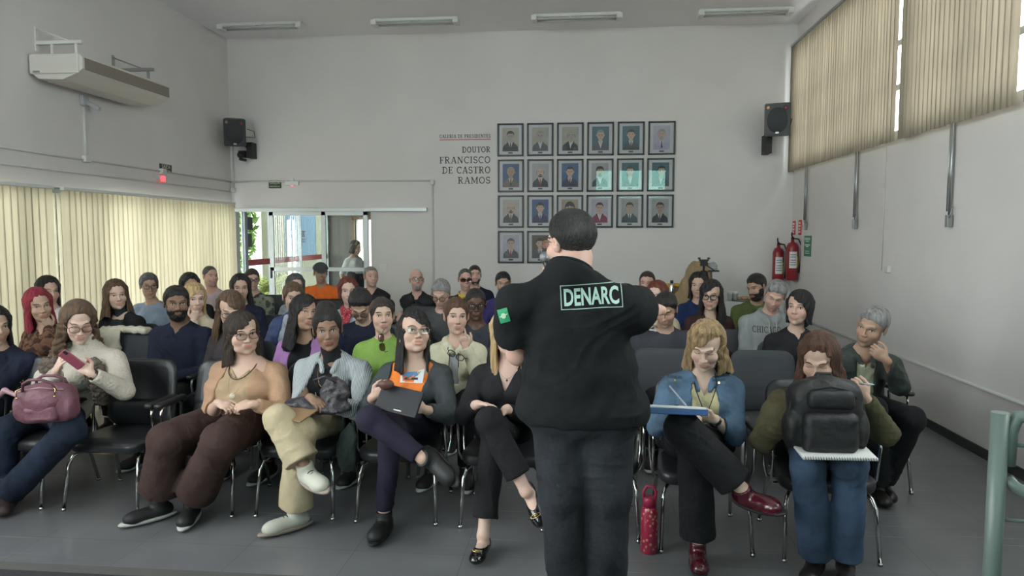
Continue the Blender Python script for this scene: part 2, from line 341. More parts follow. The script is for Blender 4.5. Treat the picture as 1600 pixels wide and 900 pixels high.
def hair_sdf(style, L=.3, t=.013, wx=1, seed=0, fr=.076, part=0, curl=0, flare=.03, top=0):
    zl_m = ([-.12,-.078,-.060,-.040,-.020,-.004,.02,.05,.1], [fr,fr-.002,fr-.016,.034,.026,.002,-.022,-.060,-.075])
    zl_f = ([-.12,-.078,-.055,-.035,-.005,.02,.05,.1], [fr,fr-.002,fr-.018,.012,-.010,-.040,-.075,-.09])
    def shell(x, y, z, t):
        rx, ry, rz = (.073+t)*wx, .090+t, .082+t+top; k0 = np.sqrt((x/rx)**2+((y-.018)/ry)**2+((z-.038)/rz)**2); k1 = np.sqrt((x/rx**2)**2+((y-.018)/ry**2)**2+((z-.038)/rz**2)**2)+1e-6
        return k0*(k0-1)/k1
    def streak(x, y, z):
        a = np.arctan2(x, y-.0)
        return .0022*np.sin(a*11+5*np.sin(z*12+seed)+2*np.sin(z*31+seed))+.0013*np.sin(a*41+z*26+seed+3*np.sin(a*5))
    def f(x, y, z):
        if style in ('short', 'buzz', 'recede', 'horseshoe', 'tied', 'flat'):
            zl = zl_f if style == 'tied' else zl_m
            line = np.interp(y, zl[0], zl[1]).astype(F32)+.0035*np.sin(x*150+seed)
            if style in ('short','buzz','recede'): line = line+np.where(y < -.03, .16*np.maximum(np.abs(x)-.028, 0), 0)
            if style == 'recede': line = line+np.where(y < -.02, .012+.30*np.minimum(np.abs(x), .05), 0)
            g_ = np.clip((z-line)/.040, 0, 1)**.7
            b = shell(x, y, z, .0005)-(t-.0005)*g_
            if style != 'buzz': b = b+(.0016*np.sin(x*90+seed+4*np.sin(y*40))*np.sin(y*70+z*60+3*np.sin(x*50+seed)) if style in ('short','flat') else .0011*np.sin(x*170+3*np.sin(y*25+seed)) if style == 'tied' else .0006*np.sin(x*160)*np.sin(y*120))
            b = np.maximum(b, (line-z)*.75)
            if style == 'horseshoe': b = np.maximum(b, z-.052-.3*np.maximum(y-.03, 0)); b = np.maximum(b, -.045-y)
            return b
        # long hair
        ft = np.clip((z-fr)/.035, .32, 1); ft = ft+(1-ft)*np.clip((y+.045)/.04, 0, 1); a = shell(x, y, z, 0)-t*ft
        zz = np.clip((.04-z)/(L+.04), 0, 1); rx = (.084+flare*zz)*wx; ry = .080+.012*zz; cy = .022+.02*zz
        col = (np.sqrt((x/rx)**2+((y-cy)/ry)**2)-1)*.08; col = np.maximum(col, np.maximum(-L-z+.06*np.abs(np.sin(x*40+seed))*.5, z-.05))
        d = smin(a, col, .03)
        w = .0575+(.010 if style == 'curly' else .004)*np.clip(-z/.1, 0, 1.5)
        w = w*np.clip((fr+.008-z)/.045, 0, 1)**.40
        opening = np.maximum(np.maximum(np.abs(x-part*np.clip(z, 0, .06)*1.0)-w, z-fr-.004), y-(-.005+.0*z))
        d = -smin(-d, opening, .012)
        d = -smin(-d, np.maximum(np.maximum(np.abs(x)-.060, z+.085), y-.045), .01)
        if style == 'curly': d = d+.007*np.sin(x*75+4*np.sin(z*31+seed))*np.sin(z*58+3*np.sin(y*40+seed))*np.clip(.06-z, 0, .06)/.06
        else: d = d+streak(x, y, z)
        g = np.maximum(np.abs(x-part*.03)-.0012, np.maximum(-z+.085, y-.05)); d = np.maximum(d, -g) if style != 'curly' else d
        return d
    return f

def hand_prims(W, d, n, side, curl=.5, s=1.0, spread=1.0, point=False, thumb=.6):
    """five fingers, bent towards the palm normal n; thumb on the side*lateral edge"""
    d = unit(d); n = np.array(n, float); n = unit(n-d*(n@d)); lat = np.cross(d, n); W = np.array(W, float); P = []
    Fm = np.stack([lat, d, n], 1)
    P.append(('u', ell(W+d*.048*s, (.039*s, .050*s, .0145*s), Fm), .004)); P.append(('u', ell(W+d*.065*s, (.041*s,.028*s,.012*s), Fm), .01)); P.append(('u', cap(W-d*.02*s, W+d*.025*s, .023*s, .024*s), .012))
    Ls = (.072, .080, .074, .058)
    for k in range(4):
        o = (1.5-k)*.0195*s*side*spread; b = W+d*.086*s*(1-.06*abs(k-1.3))+lat*o*.95; a = curl*(.75+.12*k); L = Ls[k]*s
        if point and k == 0: a = .08
        if point and k > 0: a = 1.25
        dirv = unit(d+lat*o*1.6*spread); p = b; ang = a*.7
        for j, fr in enumerate((.46,.31,.23)):
            q = p+(dirv*math.cos(ang)+n*math.sin(ang))*L*fr; P.append(('u', cap(p, q, (.0090-.0008*j)*s, (.0083-.0009*j)*s), .003)); p = q; ang += a*.95
    b = W+d*.022*s+lat*side*.026*s; m = b+unit(d*.62+lat*side*.75+n*.28)*.042*s; m2 = m+unit(d*(.9)+lat*side*(.35-.3*thumb)+n*.5*thumb)*.034*s; e = m2+unit(d+n*.45*thumb+lat*side*(-.15))*.026*s
    P += [('u', cap(b, m, .0150*s, .0115*s), .008), ('u', cap(m, m2, .0108*s, .0098*s), .004), ('u', cap(m2, e, .0098*s, .008*s), .003)]
    return P

def foot_prims(A, T, up, s, kind):
    f = unit(np.array(T)-np.array(A)); Fm = frame(f, up); f, u = Fm[:,1], Fm[:,2]; o = np.array(A)-u*.050*s
    w = .9 if kind == 'flat' else 1.0
    P = [('u', ell(o+f*.050*s-u*.005*s, (.042*s*w,.118*s,.036*s), Fm), 0), ('u', ell(o+f*.120*s-u*.012*s, (.045*s*w,.055*s,.024*s if kind == 'flat' else .034*s), Fm), .02), ('u', ell(o-f*.030*s, (.033*s,.042*s,.038*s), Fm), .02)]
    if kind != 'flat': P.append(('u', cap(o+u*.01, np.array(A)+u*(.10 if kind == 'boot' else .012)*s, .042*s, .046*s if kind == 'boot' else .041*s, 1), .02))
    lo = o-u*.034*s
    P.append(('s', rbox(lo-u*.05*s+f*.05*s, (.08,.25,.05*s), .002, Fm), .004))
    if kind in ('sneaker','shoe'): P.append(('s', ell(np.array(A)+u*.035*s, (.032*s,.034*s,.03*s), Fm), .006))
    if kind == 'flat': P.append(('s', ell(o+u*.030*s+f*.025*s, (.029*s,.070*s,.045*s), Fm), .006))
    S = [('u', ell(lo+f*.052*s+u*.004*s, (.046*s*w,.148*s,.022*s), Fm), 0), ('s', rbox(lo-u*.05*s+f*.05*s-u*.011*s, (.08,.25,.05*s), .002, Fm), .003), ('s', rbox(lo+u*.062*s+f*.05*s, (.08,.25,.05*s), .002, Fm), .003)]
    skinP = [('u', ell(o+f*.050*s-u*.003*s, (.034*s,.108*s,.030*s), Fm), 0), ('u', ell(o+f*.10*s-u*.012*s, (.036*s,.05*s,.02*s), Fm), .015), ('u', ell(o-f*.026*s, (.027*s,.036*s,.034*s), Fm), .02), ('u', cap(o+u*.01*s, np.array(A), .030*s, .031*s), .02)]
    return P, S, skinP, Fm

PEOPLE = {}
def person(label, head, chair, look=(0,0,0), skin='light', hair=None, hc='darkbrown', tops=(), legs=None, girth=1.0, belly=0.0, sex='f', s=1.0, q=1,
           l='lap', r='lap', lh=None, rh=None, ry=0.0, face=None, glasses=None, beard=None, lids=False, trousers=None, hem=.055, shoes=('sneaker','black_shoe','white_sole'), pel=None, shz=-.078, hs_=1.09,
           stand=False, brow=1.0, sw=None, elb=None, mouth=0, group=None, hem_up=.03, neckz=0, thigh=1.0):
    h_head, h_hand, h_cl = [(.0038,.0040,.0075), (.0048,.0052,.011), (.0060,.0070,.014)][q]
    cx, cyy = chair; root = np.array((cx, cyy, 0.)); Rl = rotz(R(ry))
    o = empty('person', tuple(root), R(ry)); tag(o, label, 'person', group)
    Lw = lambda p: (np.array(p, float)-root) @ np.array(Rl, float)          # world -> local
    G = lambda p: Lw(p) if isinstance(p, np.ndarray) else np.array(p, float)
    Hw = at(*head); H = Lw(Hw)
    th = math.atan2(-Hw[0], Hw[1])+R(look[0])-R(ry)
    Rh = np.array(rotz(th)@rotx(R(look[1]))@roty(R(look[2])), float)
    fv = dict(w=1.0, h=1.0, fat=0, jaw=1, nose=1); fv.update(face or {}); sv = np.array((fv['w'], 1, fv['h']))*s*hs_
    man = sex == 'm'
    a6 = R(look[1])*.5; N = H+np.array(rotx(a6), float)@np.array((0,.045,-.188+neckz))*s-np.array((math.sin(R(look[2]))*.10, 0, 0))
    if stand: P = np.array((N[0]*.3, .02, .98)) if pel is None else np.array(pel, float)
    else: P = np.array((N[0]*.45, .075, .535)) if pel is None else np.array(pel, float)
    L = np.linalg.norm(N-P); Cc = N+(P-N)*.36+np.array((0,-.01,0)); W_ = N+(P-N)*.70+np.array((0,-.01-.03*belly,0))
    sw = sw or ((.178 if man else .155)*(.6+.4*girth)*s); g = girth
    SL = N+np.array((-sw,.008,shz*s)); SR = N+np.array((sw,.008,shz*s))
    hint0 = np.array((.55,.45,-.8))
    arms = []
    for side, spec, Sp in ((-1, l, SL), (1, r, SR)):
        hs = lh if side < 0 else rh; hs = dict(hs or {})
        if isinstance(spec, str):
            if spec == 'lap': Wp = np.array((P[0]+side*.075, P[1]-.29-.02*belly, .645)); dd, nn = (-side*.75,-.62,-.15), (0,-.1,-1)
            elif spec == 'thigh': Wp = np.array((P[0]+side*.12, P[1]-.36, .62)); dd, nn = (-side*.2,-1,-.12), (0,-.1,-1)
            elif spec == 'cross': Wp = np.array((N[0]-side*.09, Cc[1]-.185-.02*side, Cc[2]-.085-.02*side)); dd, nn = (-side,.15,.12), (0,1,0)
            elif spec == 'chin': Wp = H+Rh@np.array((side*.03,-.075,-.175))*s; dd, nn = Rh@np.array((-side*.28,-.02,1.)), Rh@np.array((0,1,.0)); hs.setdefault('curl', 1.15)
            elif spec == 'side': Wp = np.array((Sp[0]+side*.10, Sp[1]-.02, Sp[2]-.50)); dd, nn = (0,-.1,-1), (-side,0,0)
        else: Wp = G(spec[0]); dd, nn = spec[1], spec[2]; 
        dd = np.array(dd, float); nn = np.array(nn, float); hint = np.array((side*hint0[0], hint0[1], hint0[2]))
        if hs.get('hint') is not None: hint = np.array(hs['hint'], float)
        El = G(hs['elbow']) if hs.get('elbow') is not None else ik(Sp, Wp, .285*s, .250*s, hint)
        arms.append((side, Sp, El, Wp, dd, nn, hs))
    # legs
    hips = [P+np.array((-.085,-.02,-.02)), P+np.array((.085,-.02,-.02))]; LG = []
    for i, side in enumerate((-1, 1)):
        d = dict((legs or ({}, {}))[i]); hp = hips[i]
        if stand: K = G(d.get('knee', (P[0]+side*.11,.0,.50))); A = G(d.get('ankle', (P[0]+side*.13,.04,.09))); T = G(d.get('toe', tuple(A+np.array((side*.05,-.16,-.07)))))
        else:
            K = G(d['knee']) if 'knee' in d else np.array((P[0]*.7+side*.115,-.37,.505)); A = G(d['ankle']) if 'ankle' in d else np.array((P[0]*.7+side*.12,-.36,.095)); T = G(d['toe']) if 'toe' in d else A+np.array((side*.03,-.15,-.06))
        A = np.array(A, float); T = np.array(T, float)
        if A[2] < .17: A[2] = .097*s*(1.13 if shoes and shoes[0] == 'sneaker' else 1.04)+.003; T[2] = A[2]
        LG.append((hp, K, A, T))
    # ---- body surface
    hp_ = head_prims(H, Rh, sv, fv['fat'], fv['jaw'], fv['nose'], mouth); Hn = H+Rh@np.array((0,.022,-.06))*s
    nr = (.056 if man else .047)*(.75+.25*g)*s*(1+.15*fv['fat'])
    bod = hp_+[('u', cap(Hn, N+np.array((0,0,-.01)), nr, nr*1.08), .018), ('u', cap(N+(SL-N)*.75+np.array((0,0,-.005)), N+np.array((0,.01,.005)), .038*s, .050*s), .03), ('u', cap(N+(SR-N)*.75+np.array((0,0,-.005)), N+np.array((0,.01,.005)), .038*s, .050*s), .03),
           ('u', ell(N+(Cc-N)*.75, (.135*g*s,.092*s*(.6+.4*g),.13*s)), .04)]
    if not man: bod += [('u', ell(Cc+np.array((sx*.07*g,-.075*(.5+.5*g),-.02)), (.058*g*s,.05*g*s,.06*s)), .03) for sx in (-1,1)]
    pieces = [field(bod, h_head)]
    for side, Sp, El, Wp, dd, nn, hs in arms:
        if q == 2 and hs.get('hide'): continue
        pr = [('u', cap(El, Wp, .040*s*(.6+.4*g), .0245*s), 0), ('u', cap(Sp*.45+El*.55, El, .043*s*(.6+.4*g), .040*s*(.6+.4*g)), .02)]
        hn = hand_prims(Wp, dd, nn, side*-1 if hs.get('flip') is None else side, hs.get('curl', .5), (.93 if man else .86)*s, hs.get('spread', 1), hs.get('point', False), hs.get('thumb', .6))
        pieces.append(field(pr+hn, h_hand))
    tor = lambda e: [('u', ell(P+np.array((0,.0,.01)), (.165*g+e,.125*(.5+.5*g)+e,.115+e)), 0), ('u', ell(W_, (.145*g+e,(.108*(.4+.6*g)+.05*belly)+e,L*.36+e)), .05),
                     ('u', ell(Cc, ((.150 if man else .136)*(.4+.6*g)*s+e,.105*(.5+.5*g)*s+e,L*.36+e)), .05), ('u', cap(SL*.92+SR*.08, SR*.92+SL*.08, .044*s+e*.7), .045),
                     ('u', cap(N+(SL-N)*.8, N+np.array((0,.012,-.004)), .040*s+e*.8, .048*s+e*.8), .03), ('u', cap(N+(SR-N)*.8, N+np.array((0,.012,-.004)), .040*s+e*.8, .048*s+e*.8), .03)] + \
                    ([('u', ell(Cc+np.array((sx*.072*g,-.075*(.5+.5*g),-.025)), (.064*g*s+e,.056*g*s+e,.064*s+e)), .03) for sx in (-1,1)] if not man else [])
    leg = lambda e: [p for (hp, K, A, T) in LG for p in (('u', cap(hp, K, .088*thigh*(.5+.5*g)+e, .060*thigh*(.6+.4*g)+e), .04), ('u', cap(K, A, .050*(.6+.4*g)+e, .034+e), .03))]
    pieces.append(field(tor(-.006)+leg(-.006), .017))
    pieces += [field([('u', cap(K+(A-K)*.6, A, .040*s, .031*s), 0)]+foot_prims(A, T, (K-A) if A[2] > .16 and not stand else (0,0,1), s, 'x')[2], .007 if q == 0 else .014) for (hp, K, A, T) in LG]
    V, Q = merge(pieces)
    base = np.array(SKIN[skin]); hl = (V-H)@Rh/sv; x, y, z = hl.T
    lip = np.exp(-((x/.023)**4+((z+.0575)/.0088)**4))*(y < -.06)*(np.abs(z+.0575) < .03); ck = np.exp(-(((np.abs(x)-.040)/.02)**2+((z+.022)/.022)**2))*(y < -.03)*(np.linalg.norm(hl, axis=1) < .2)
    col = np.tile(base, (len(V), 1)); lc = base*np.array((.84,.46,.47) if not man else (.86,.60,.58)); col += (lc-base)*lip[:,None]*.85; col *= 1+ck[:,None]*np.array((.04,-.05,-.05))
    if man:
        bs = np.exp(-((z+.085)/.045)**4)*(y < .01)*(np.linalg.norm(hl, axis=1) < .16); col *= 1-bs[:,None]*np.array((.20,.15,.10))*(1-lip[:,None])
    link('body', to_mesh('body', V, Q, col), skin_m, o)
    # ---- face
    HM = Matrix.Translation(Vector(H)) @ Matrix([list(map(float, rr)) for rr in Rh]).to_4x4() @ Matrix.Diagonal((*map(float, sv), 1))
    for sx in (-1, 1):
        yy = face_y(sx*.0315, .006); E0 = HM @ Matrix.Translation((sx*.0315, yy-.0004, .006)) @ Matrix.Rotation(sx*.25, 4, 'Z')
        link('closed_eyelid' if lids else 'eye', LID if lids else EYE, None, o, E0)
    for me in brow_mesh(hc if hc not in ('blonde','darkblonde','white','pinkred','red','lightbrown') else {'white':'grey','pinkred':'darkbrown','red':'brown'}.get(hc, 'brown'), brow): link('eyebrow', me, None, o, HM)
    if glasses:
        a, b = glasses_mesh(glasses); gg = link('spectacles', a, None, o, HM @ Matrix.Translation((0,-.003,0))); link('lens', b, None, gg)
    if beard:
        kind, bc = beard
        def bf(x, y, z):
            def e(c, r): k0 = np.sqrt(((x-c[0])/r[0])**2+((y-c[1])/r[1])**2+((z-c[2])/r[2])**2); return (k0-1)*min(r)
            d = np.minimum(e((0,-.018,-.034),(.070,.072,.085)), e((0,-.034,-.082),(.055,.056,.044 if kind == 'full' else .038)))
            top_ = -.040-.0*x+.035*np.clip(np.abs(x)-.038, 0, 1)/.03
            m = np.maximum(d, np.maximum(z-top_, y-.012)); m = np.maximum(m, -(np.sqrt((x/.021)**2+((z+.0585)/.0085)**2)-1)*.01)
            if kind == 'goatee': m = np.maximum(m, np.maximum(np.abs(x)-.028, z+.045))
            if kind == 'stache': m = np.maximum(np.maximum(d, np.abs(z+.045)-.008), np.abs(x)-.028)
            if kind == 'short': m = m+.004
            return m+.0012*np.sin(x*260)*np.sin(z*230)
        soft('beard', [('u', loc_fn(bf, H, Rh, float(np.mean(sv)), (-.08,-.11,-.15), (.08,.02,0)), 0)], h_head, MATS['hair_'+bc], o)
    if hair:
        st, kw = hair[0], dict(hair[1]) if len(hair) > 1 else {}
        kw.setdefault('t', dict(short=.010, buzz=.004, recede=.008, horseshoe=.007, tied=.010, flat=.012).get(st, .017)); kw.setdefault('wx', fv['w']); kw.setdefault('seed', len(PEOPLE)*.7)
        bun = kw.pop('bun', None); Lh = kw.get('L', .3)
        hp = [('u', loc_fn(hair_sdf(st, **kw), H, Rh, s*hs_, (-.15,-.13,-Lh-.03 if st in ('long','curly') else -.12), (.15,.15,.16)), 0)]
        if bun: hp.append(('u', ell(H+Rh@(np.array(bun[0])*s*hs_), np.array(bun[1])*s*hs_, Rh), .012))
        soft('hair', hp, h_head*(1.0 if q < 2 else 1), MATS['hair_'+hc], o)
    # ---- clothes
    xs = lambda z: P[0]+(N[0]-P[0])*np.clip((z-P[2])/(N[2]-P[2]), 0, 1.2); ys = lambda z: P[1]+(N[1]-P[1])*np.clip((z-P[2])/(N[2]-P[2]), 0, 1.2)
    surf = {}
    if len(tops) > 1 and 'sleeve' not in tops[0]: tops[0]['sleeve'] = 'none'
    for ti, t in enumerate(tops):
        e = t.get('e', .012); sl = t.get('sleeve', 'long'); pr = tor(e)
        if sl != 'none':
            for side, Sp, El, Wp, dd, nn, hs in arms:
                k = .6+.4*g
                if sl == 'long': pr += [('u', cap(Sp, El, (.049*s*k+e*.8), (.041*s*k+e*.8)), .028), ('u', cap(El, Wp-(Wp-El)*t.get('cuff', .02), .041*s*k+e*.8, .029*s+e*.7*t.get('cuffw', 1), 1), .015)]
                else: pr += [('u', cap(Sp, Sp+(El-Sp)*t.get('sl', .8), .058*s*k+e, .058*s*k+e*1.6, 1), .035)]
        if stand: pr += [('u', ell(P+np.array((0,0,.02)), (.160*g+e,.128*(.5+.5*g)+e,.16+e)), .06), ('s', rbox(P+np.array((0,0,-.22)), (.6,.6,.18), .002), .004)]
        nk = t.get('neck', 'crew'); c0 = np.array((N[0], N[1], N[2]))
        if nk == 'turtle': pr.append(('u', cap(N, N+(Hn-N)*.62, nr+.008+e*.7, nr+.006+e*.5, 1), .015))
        elif nk == 'high': ht = t.get('ht', .25); pr.append(('u', cap(N, N+(Hn-N)*ht, nr+.020+e*.6, nr+.013+e*.4, 1), .025)); pr.append(('s', cap(N+(Hn-N)*.12, Hn, nr+.006, nr+.008+e*.3), .004))
        else:
            rr = dict(crew=.062, collar=.060, v=.062, wide=.082, hood=.064)[nk]*(.8+.2*g)*s
            pr.append(('s', ell(c0+np.array((0,-.022,.062)), (rr+.008, rr+.018, .070)), .008))
            if t.get('v'):
                zv = N[2]-t['v']; sl_ = t.get('vs', .42)
                fn = lambda X, Y, Z, zv=zv, sl_=sl_: np.maximum(np.maximum(np.abs(X-xs(Z))-(Z-zv)*sl_, Y-ys(Z)+.01), zv-Z)
                pr.append(('s', (fn, np.array((N[0]-.2, N[1]-.3, zv)), np.array((N[0]+.2, N[1]+.05, N[2]+.12))), .006))
        if t.get('open'):
            wt, wb, zb = t['open']; xo = t.get('xo', 0)
            zb = P[2]+zb
            fn = lambda X, Y, Z: np.maximum(np.maximum(np.abs(X-xs(Z)-xo)-(wb+(wt-wb)*np.clip((Z-zb)/(N[2]-zb), 0, 1)), Y-ys(Z)+.015), zb-Z)
            pr.append(('s', (fn, np.array((-.6,-.6, zb)), np.array((.6, N[1]+.05, N[2]+.15))), .008))
        if nk in ('collar', 'hood') or t.get('lapel'):
            rc = .026 if nk == 'hood' else .009; k = (.85+.15*g)*s; fd = .095*k
            drop = .02 if not t.get('lapel') else .02
            ring = [(0,.062*k,.030), (.045*k,.045*k,.028), (.066*k,.0,.014), (.052*k,-.055*k,-.016), (.030*k,-fd,-.048-drop)]
            if nk == 'hood': ring = [(0,.085*k,.018), (.055*k,.062*k,.016), (.080*k,.0,.004), (.060*k,-.062*k,-.022), (.032*k,-fd,-.055)]
            for sx in (-1, 1):
                pts = [c0+np.array((sx*a, b, c)) for a, b, c in ring]
                for a, b in zip(pts, pts[1:]): pr.append(('u', cap(a, b, rc+e*.3), .010))
        if t.get('cut'): pr.append(('s', rbox(N-np.array((0,0,t['cut']+.5)), (.7,.7,.5), .002), .006))
        if t.get('puff'):
            fpuf = folds(t.get('fold', .003), ti+len(PEOPLE)); post = lambda D, X, Y, Z: fpuf(D, X, Y, Z)-.007*np.abs(np.sin(Z*48+X*4))
        elif t.get('rib'): f0 = folds(t.get('fold', .003), ti+len(PEOPLE)); post = lambda D, X, Y, Z: f0(D, X, Y, Z)-.0022*np.abs(np.sin(X*110+2*np.sin(Z*60)))
        else: post = folds(t.get('fold', .0045 if q == 0 else .005), ti+len(PEOPLE))
        V, Q = field(pr, h_cl if not t.get('fine') else .006, post); ob = link(t['n'], to_mesh(t['n'], V, Q), t['m'], o)
        if t.get('lab'): ob['label'] = t['lab']
        surf[t['n']] = BVHTree.FromPolygons(V.tolist(), Q.tolist()) if t.get('bvh') else None
    if trousers is not None:
        e = .010; pr = [('u', ell(P+np.array((0,.0,-.005)), (.168*g+e,.132*(.5+.5*g)+e,.11+e)), 0)]
        for (hp, K, A, T) in LG:
            k = (.5+.5*g); dv = A-K; pr += [('u', cap(hp, K, .090*thigh*k+e, .062*thigh*(.6+.4*g)+e+max(0, hem-.07)*.3), .04), ('u', cap(K, A-unit(dv)*hem_up, .058*(.6+.4*g)+e+max(0, hem-.07)*.5, hem, 1), .03)]
        soft('trousers', pr, h_cl*.95, trousers, o, folds(.005 if q == 0 else .004, 5+len(PEOPLE), .8))
    if q < 2 and shoes:
        kind, sm, so = shoes
        for (hp, K, A, T) in LG:
            up = (K-A) if A[2] > .16 and not stand else (0,0,1)
            a, b, c, Fm = foot_prims(A, T, up, s*(1.13 if kind == 'sneaker' else 1.04), kind); sh = soft('shoe', a, .005 if q == 0 else .01, MATS[sm], o)
            if so: soft('shoe_sole', b, .005 if q == 0 else .01, MATS[so], sh)
            if kind == 'sneaker' and q == 0:
                mb = MB(); f, u, la = Fm[:,1], Fm[:,2], Fm[:,0]; oo = A-u*.05*s
                for j in range(4):
                    c_ = oo+f*(.055+.018*j)*s+u*(.032-.006*j)*s; mb.tube([c_-la*.018*s-u*.004, c_+u*.003, c_+la*.018*s-u*.004], .0028, n=5)
                mb.build('laces', MATS['lace'], sh)
    inf = dict(o=o, H=H, Rh=Rh, N=N, P=P, C=Cc, arms=arms, legs=LG, Lw=Lw, HM=HM, surf=surf, Hn=Hn, nr=nr, root=root, Rl=np.array(Rl, float), s=s)
    PEOPLE[len(PEOPLE)] = inf
    return inf
def wpos(inf, p): return inf['root']+inf['Rl']@np.array(p, float)
# ------------------------------------------------------------------ the room
XL, XR, YB, YF, ZC = -5.46, 3.10, 10.70, -3.4, 4.73
def wallmat(name, col):
    return mat(name, col, rough=.8, spec=.25, var=.035, vscale=1.3, bump=(220, .12, .002))
wall_m = wallmat('wall_paint', (.69,.66,.645)); ceil_m = mat('ceiling_paint', (.90,.885,.92), rough=.9, spec=.1)
white_m = mat('white_enamel', (.70,.70,.68), rough=.4); alu_m = mat('white_aluminium', (.66,.70,.71), rough=.35, metal=.1)
greyalu_m = mat('grey_aluminium', (.35,.40,.43), rough=.35, metal=.4); pipe_m = mat('white_conduit', (.62,.61,.59), rough=.5)
chrome_m = mat('chrome', (.62,.62,.60), rough=.14, metal=1); black_m = mat('black_plastic', (.018,.018,.02), rough=.4); blackf_m = mat('black_paint', (.02,.02,.02), rough=.6)
steel_m = mat('dull_steel', (.38,.39,.39), rough=.35, metal=.8); skirt_m = mat('dark_skirting', (.035,.035,.035), rough=.6)
red_m = mat('red_sign', (.55,.03,.03), rough=.5); green_m = mat('green_sign', (.03,.20,.10), rough=.5); dgreen_m = mat('dark_green_sign', (.03,.055,.03), rough=.5); paper_m = mat('white_paper', (.70,.70,.68), rough=.7)
ink_m = mat('ink', (.02,.02,.022), rough=.5); yellow_m = mat('yellow_plastic', (.65,.42,.04), rough=.5)

fm = bpy.data.materials.new('vinyl_floor'); fm.use_nodes = True; nt = fm.node_tree; N_ = nt.nodes; L_ = nt.links; pb = N_['Principled BSDF']
tc = N_.new('ShaderNodeTexCoord'); br = N_.new('ShaderNodeTexBrick'); br.offset = 0; br.inputs['Scale'].default_value = 1; br.inputs['Brick Width'].default_value = .6; br.inputs['Row Height'].default_value = .6; br.inputs['Mortar Size'].default_value = .0022
br.inputs['Color1'].default_value = (.150,.150,.160,1); br.inputs['Color2'].default_value = (.168,.168,.178,1); br.inputs['Mortar'].default_value = (.10,.10,.10,1); L_.new(tc.outputs['Object'], br.inputs['Vector'])
nz = N_.new('ShaderNodeTexNoise'); nz.inputs['Scale'].default_value = 2.2; nz.inputs['Detail'].default_value = 7; L_.new(tc.outputs['Object'], nz.inputs['Vector'])
mr = N_.new('ShaderNodeMapRange'); mr.inputs['From Min'].default_value = .3; mr.inputs['From Max'].default_value = .7; mr.inputs['To Min'].default_value = .85; mr.inputs['To Max'].default_value = 1.12; L_.new(nz.outputs['Fac'], mr.inputs['Value'])
mx = N_.new('ShaderNodeMix'); mx.data_type = 'RGBA'; mx.blend_type = 'MULTIPLY'; mx.inputs[0].default_value = 1; L_.new(br.outputs['Color'], mx.inputs[6]); L_.new(mr.outputs['Result'], mx.inputs[7])
prev = mx.outputs[2]
for ang, sc, sd in ((.75, 1.6, 0), (-.45, 1.3, 5), (1.25, 1.5, 9)):     # pale scuffs
    mp = N_.new('ShaderNodeMapping'); mp.inputs['Rotation'].default_value = (0,0,ang); mp.inputs['Scale'].default_value = (sc*.6, sc*26, 1); mp.inputs['Location'].default_value = (sd, sd, 0); L_.new(tc.outputs['Object'], mp.inputs['Vector'])
    n2 = N_.new('ShaderNodeTexNoise'); n2.inputs['Scale'].default_value = 1; n2.inputs['Detail'].default_value = 2; L_.new(mp.outputs['Vector'], n2.inputs['Vector'])
    m2 = N_.new('ShaderNodeMapRange'); m2.inputs['From Min'].default_value = .69; m2.inputs['From Max'].default_value = .74; m2.inputs['To Max'].default_value = .55; L_.new(n2.outputs['Fac'], m2.inputs['Value'])
    x2 = N_.new('ShaderNodeMix'); x2.data_type = 'RGBA'; x2.inputs[7].default_value = (.36,.36,.36,1); L_.new(m2.outputs['Result'], x2.inputs[0]); L_.new(prev, x2.inputs[6]); prev = x2.outputs[2]
L_.new(prev, pb.inputs['Base Color'])
m3 = N_.new('ShaderNodeMapRange'); m3.inputs['To Min'].default_value = .20; m3.inputs['To Max'].default_value = .42; L_.new(nz.outputs['Fac'], m3.inputs['Value']); pb.inputs['Roughness'].default_value = .30
bp = N_.new('ShaderNodeBump'); bp.inputs['Strength'].default_value = .15; bp.inputs['Distance'].default_value = .004; L_.new(nz.outputs['Fac'], bp.inputs['Height']); L_.new(bp.outputs['Normal'], pb.inputs['Normal'])

S = lambda o: tag(o, kind='structure')
S(MB().b2((XL-.2,YF-.2,-.2),(XR+.2,YB+.2,0)).build('floor', fm))
S(MB().b2((XL-.2,YF-.2,ZC),(XR+.2,YB+.2,ZC+.2)).build('ceiling', ceil_m))
# left wall: glazed from floor to 2.2 m behind the blinds, unseen bare windows near the stage added for light
w = MB(); T = .18
w.b2((XL-T,YF,2.20),(XL,YB,2.75)); w.b2((XL-T,YF,4.35),(XL,YB,ZC)); w.b2((XL-T,3.2,2.75),(XL,YB,4.35));  w.b2((XL-T,YF,0),(XL,-.8,2.2)); w.b2((XL-T,2.6,0),(XL,3.2,2.2)); w.b2((XL-T,-.8,0),(XL,2.6,.9)); w.b2((XL-T,10.62,0),(XL,YB,2.2))
S(w.build('wall_left', wall_m))
# back wall with the door opening beside the left corner
DX0, DX1, DZ = XL+.02, -3.22, 2.10
w = MB(); w.b2((DX1,YB,0),(XR+T,YB+T,ZC)); w.b2((XL-T,YB,DZ),(DX1,YB+T,ZC)); S(w.build('wall_back', wall_m))
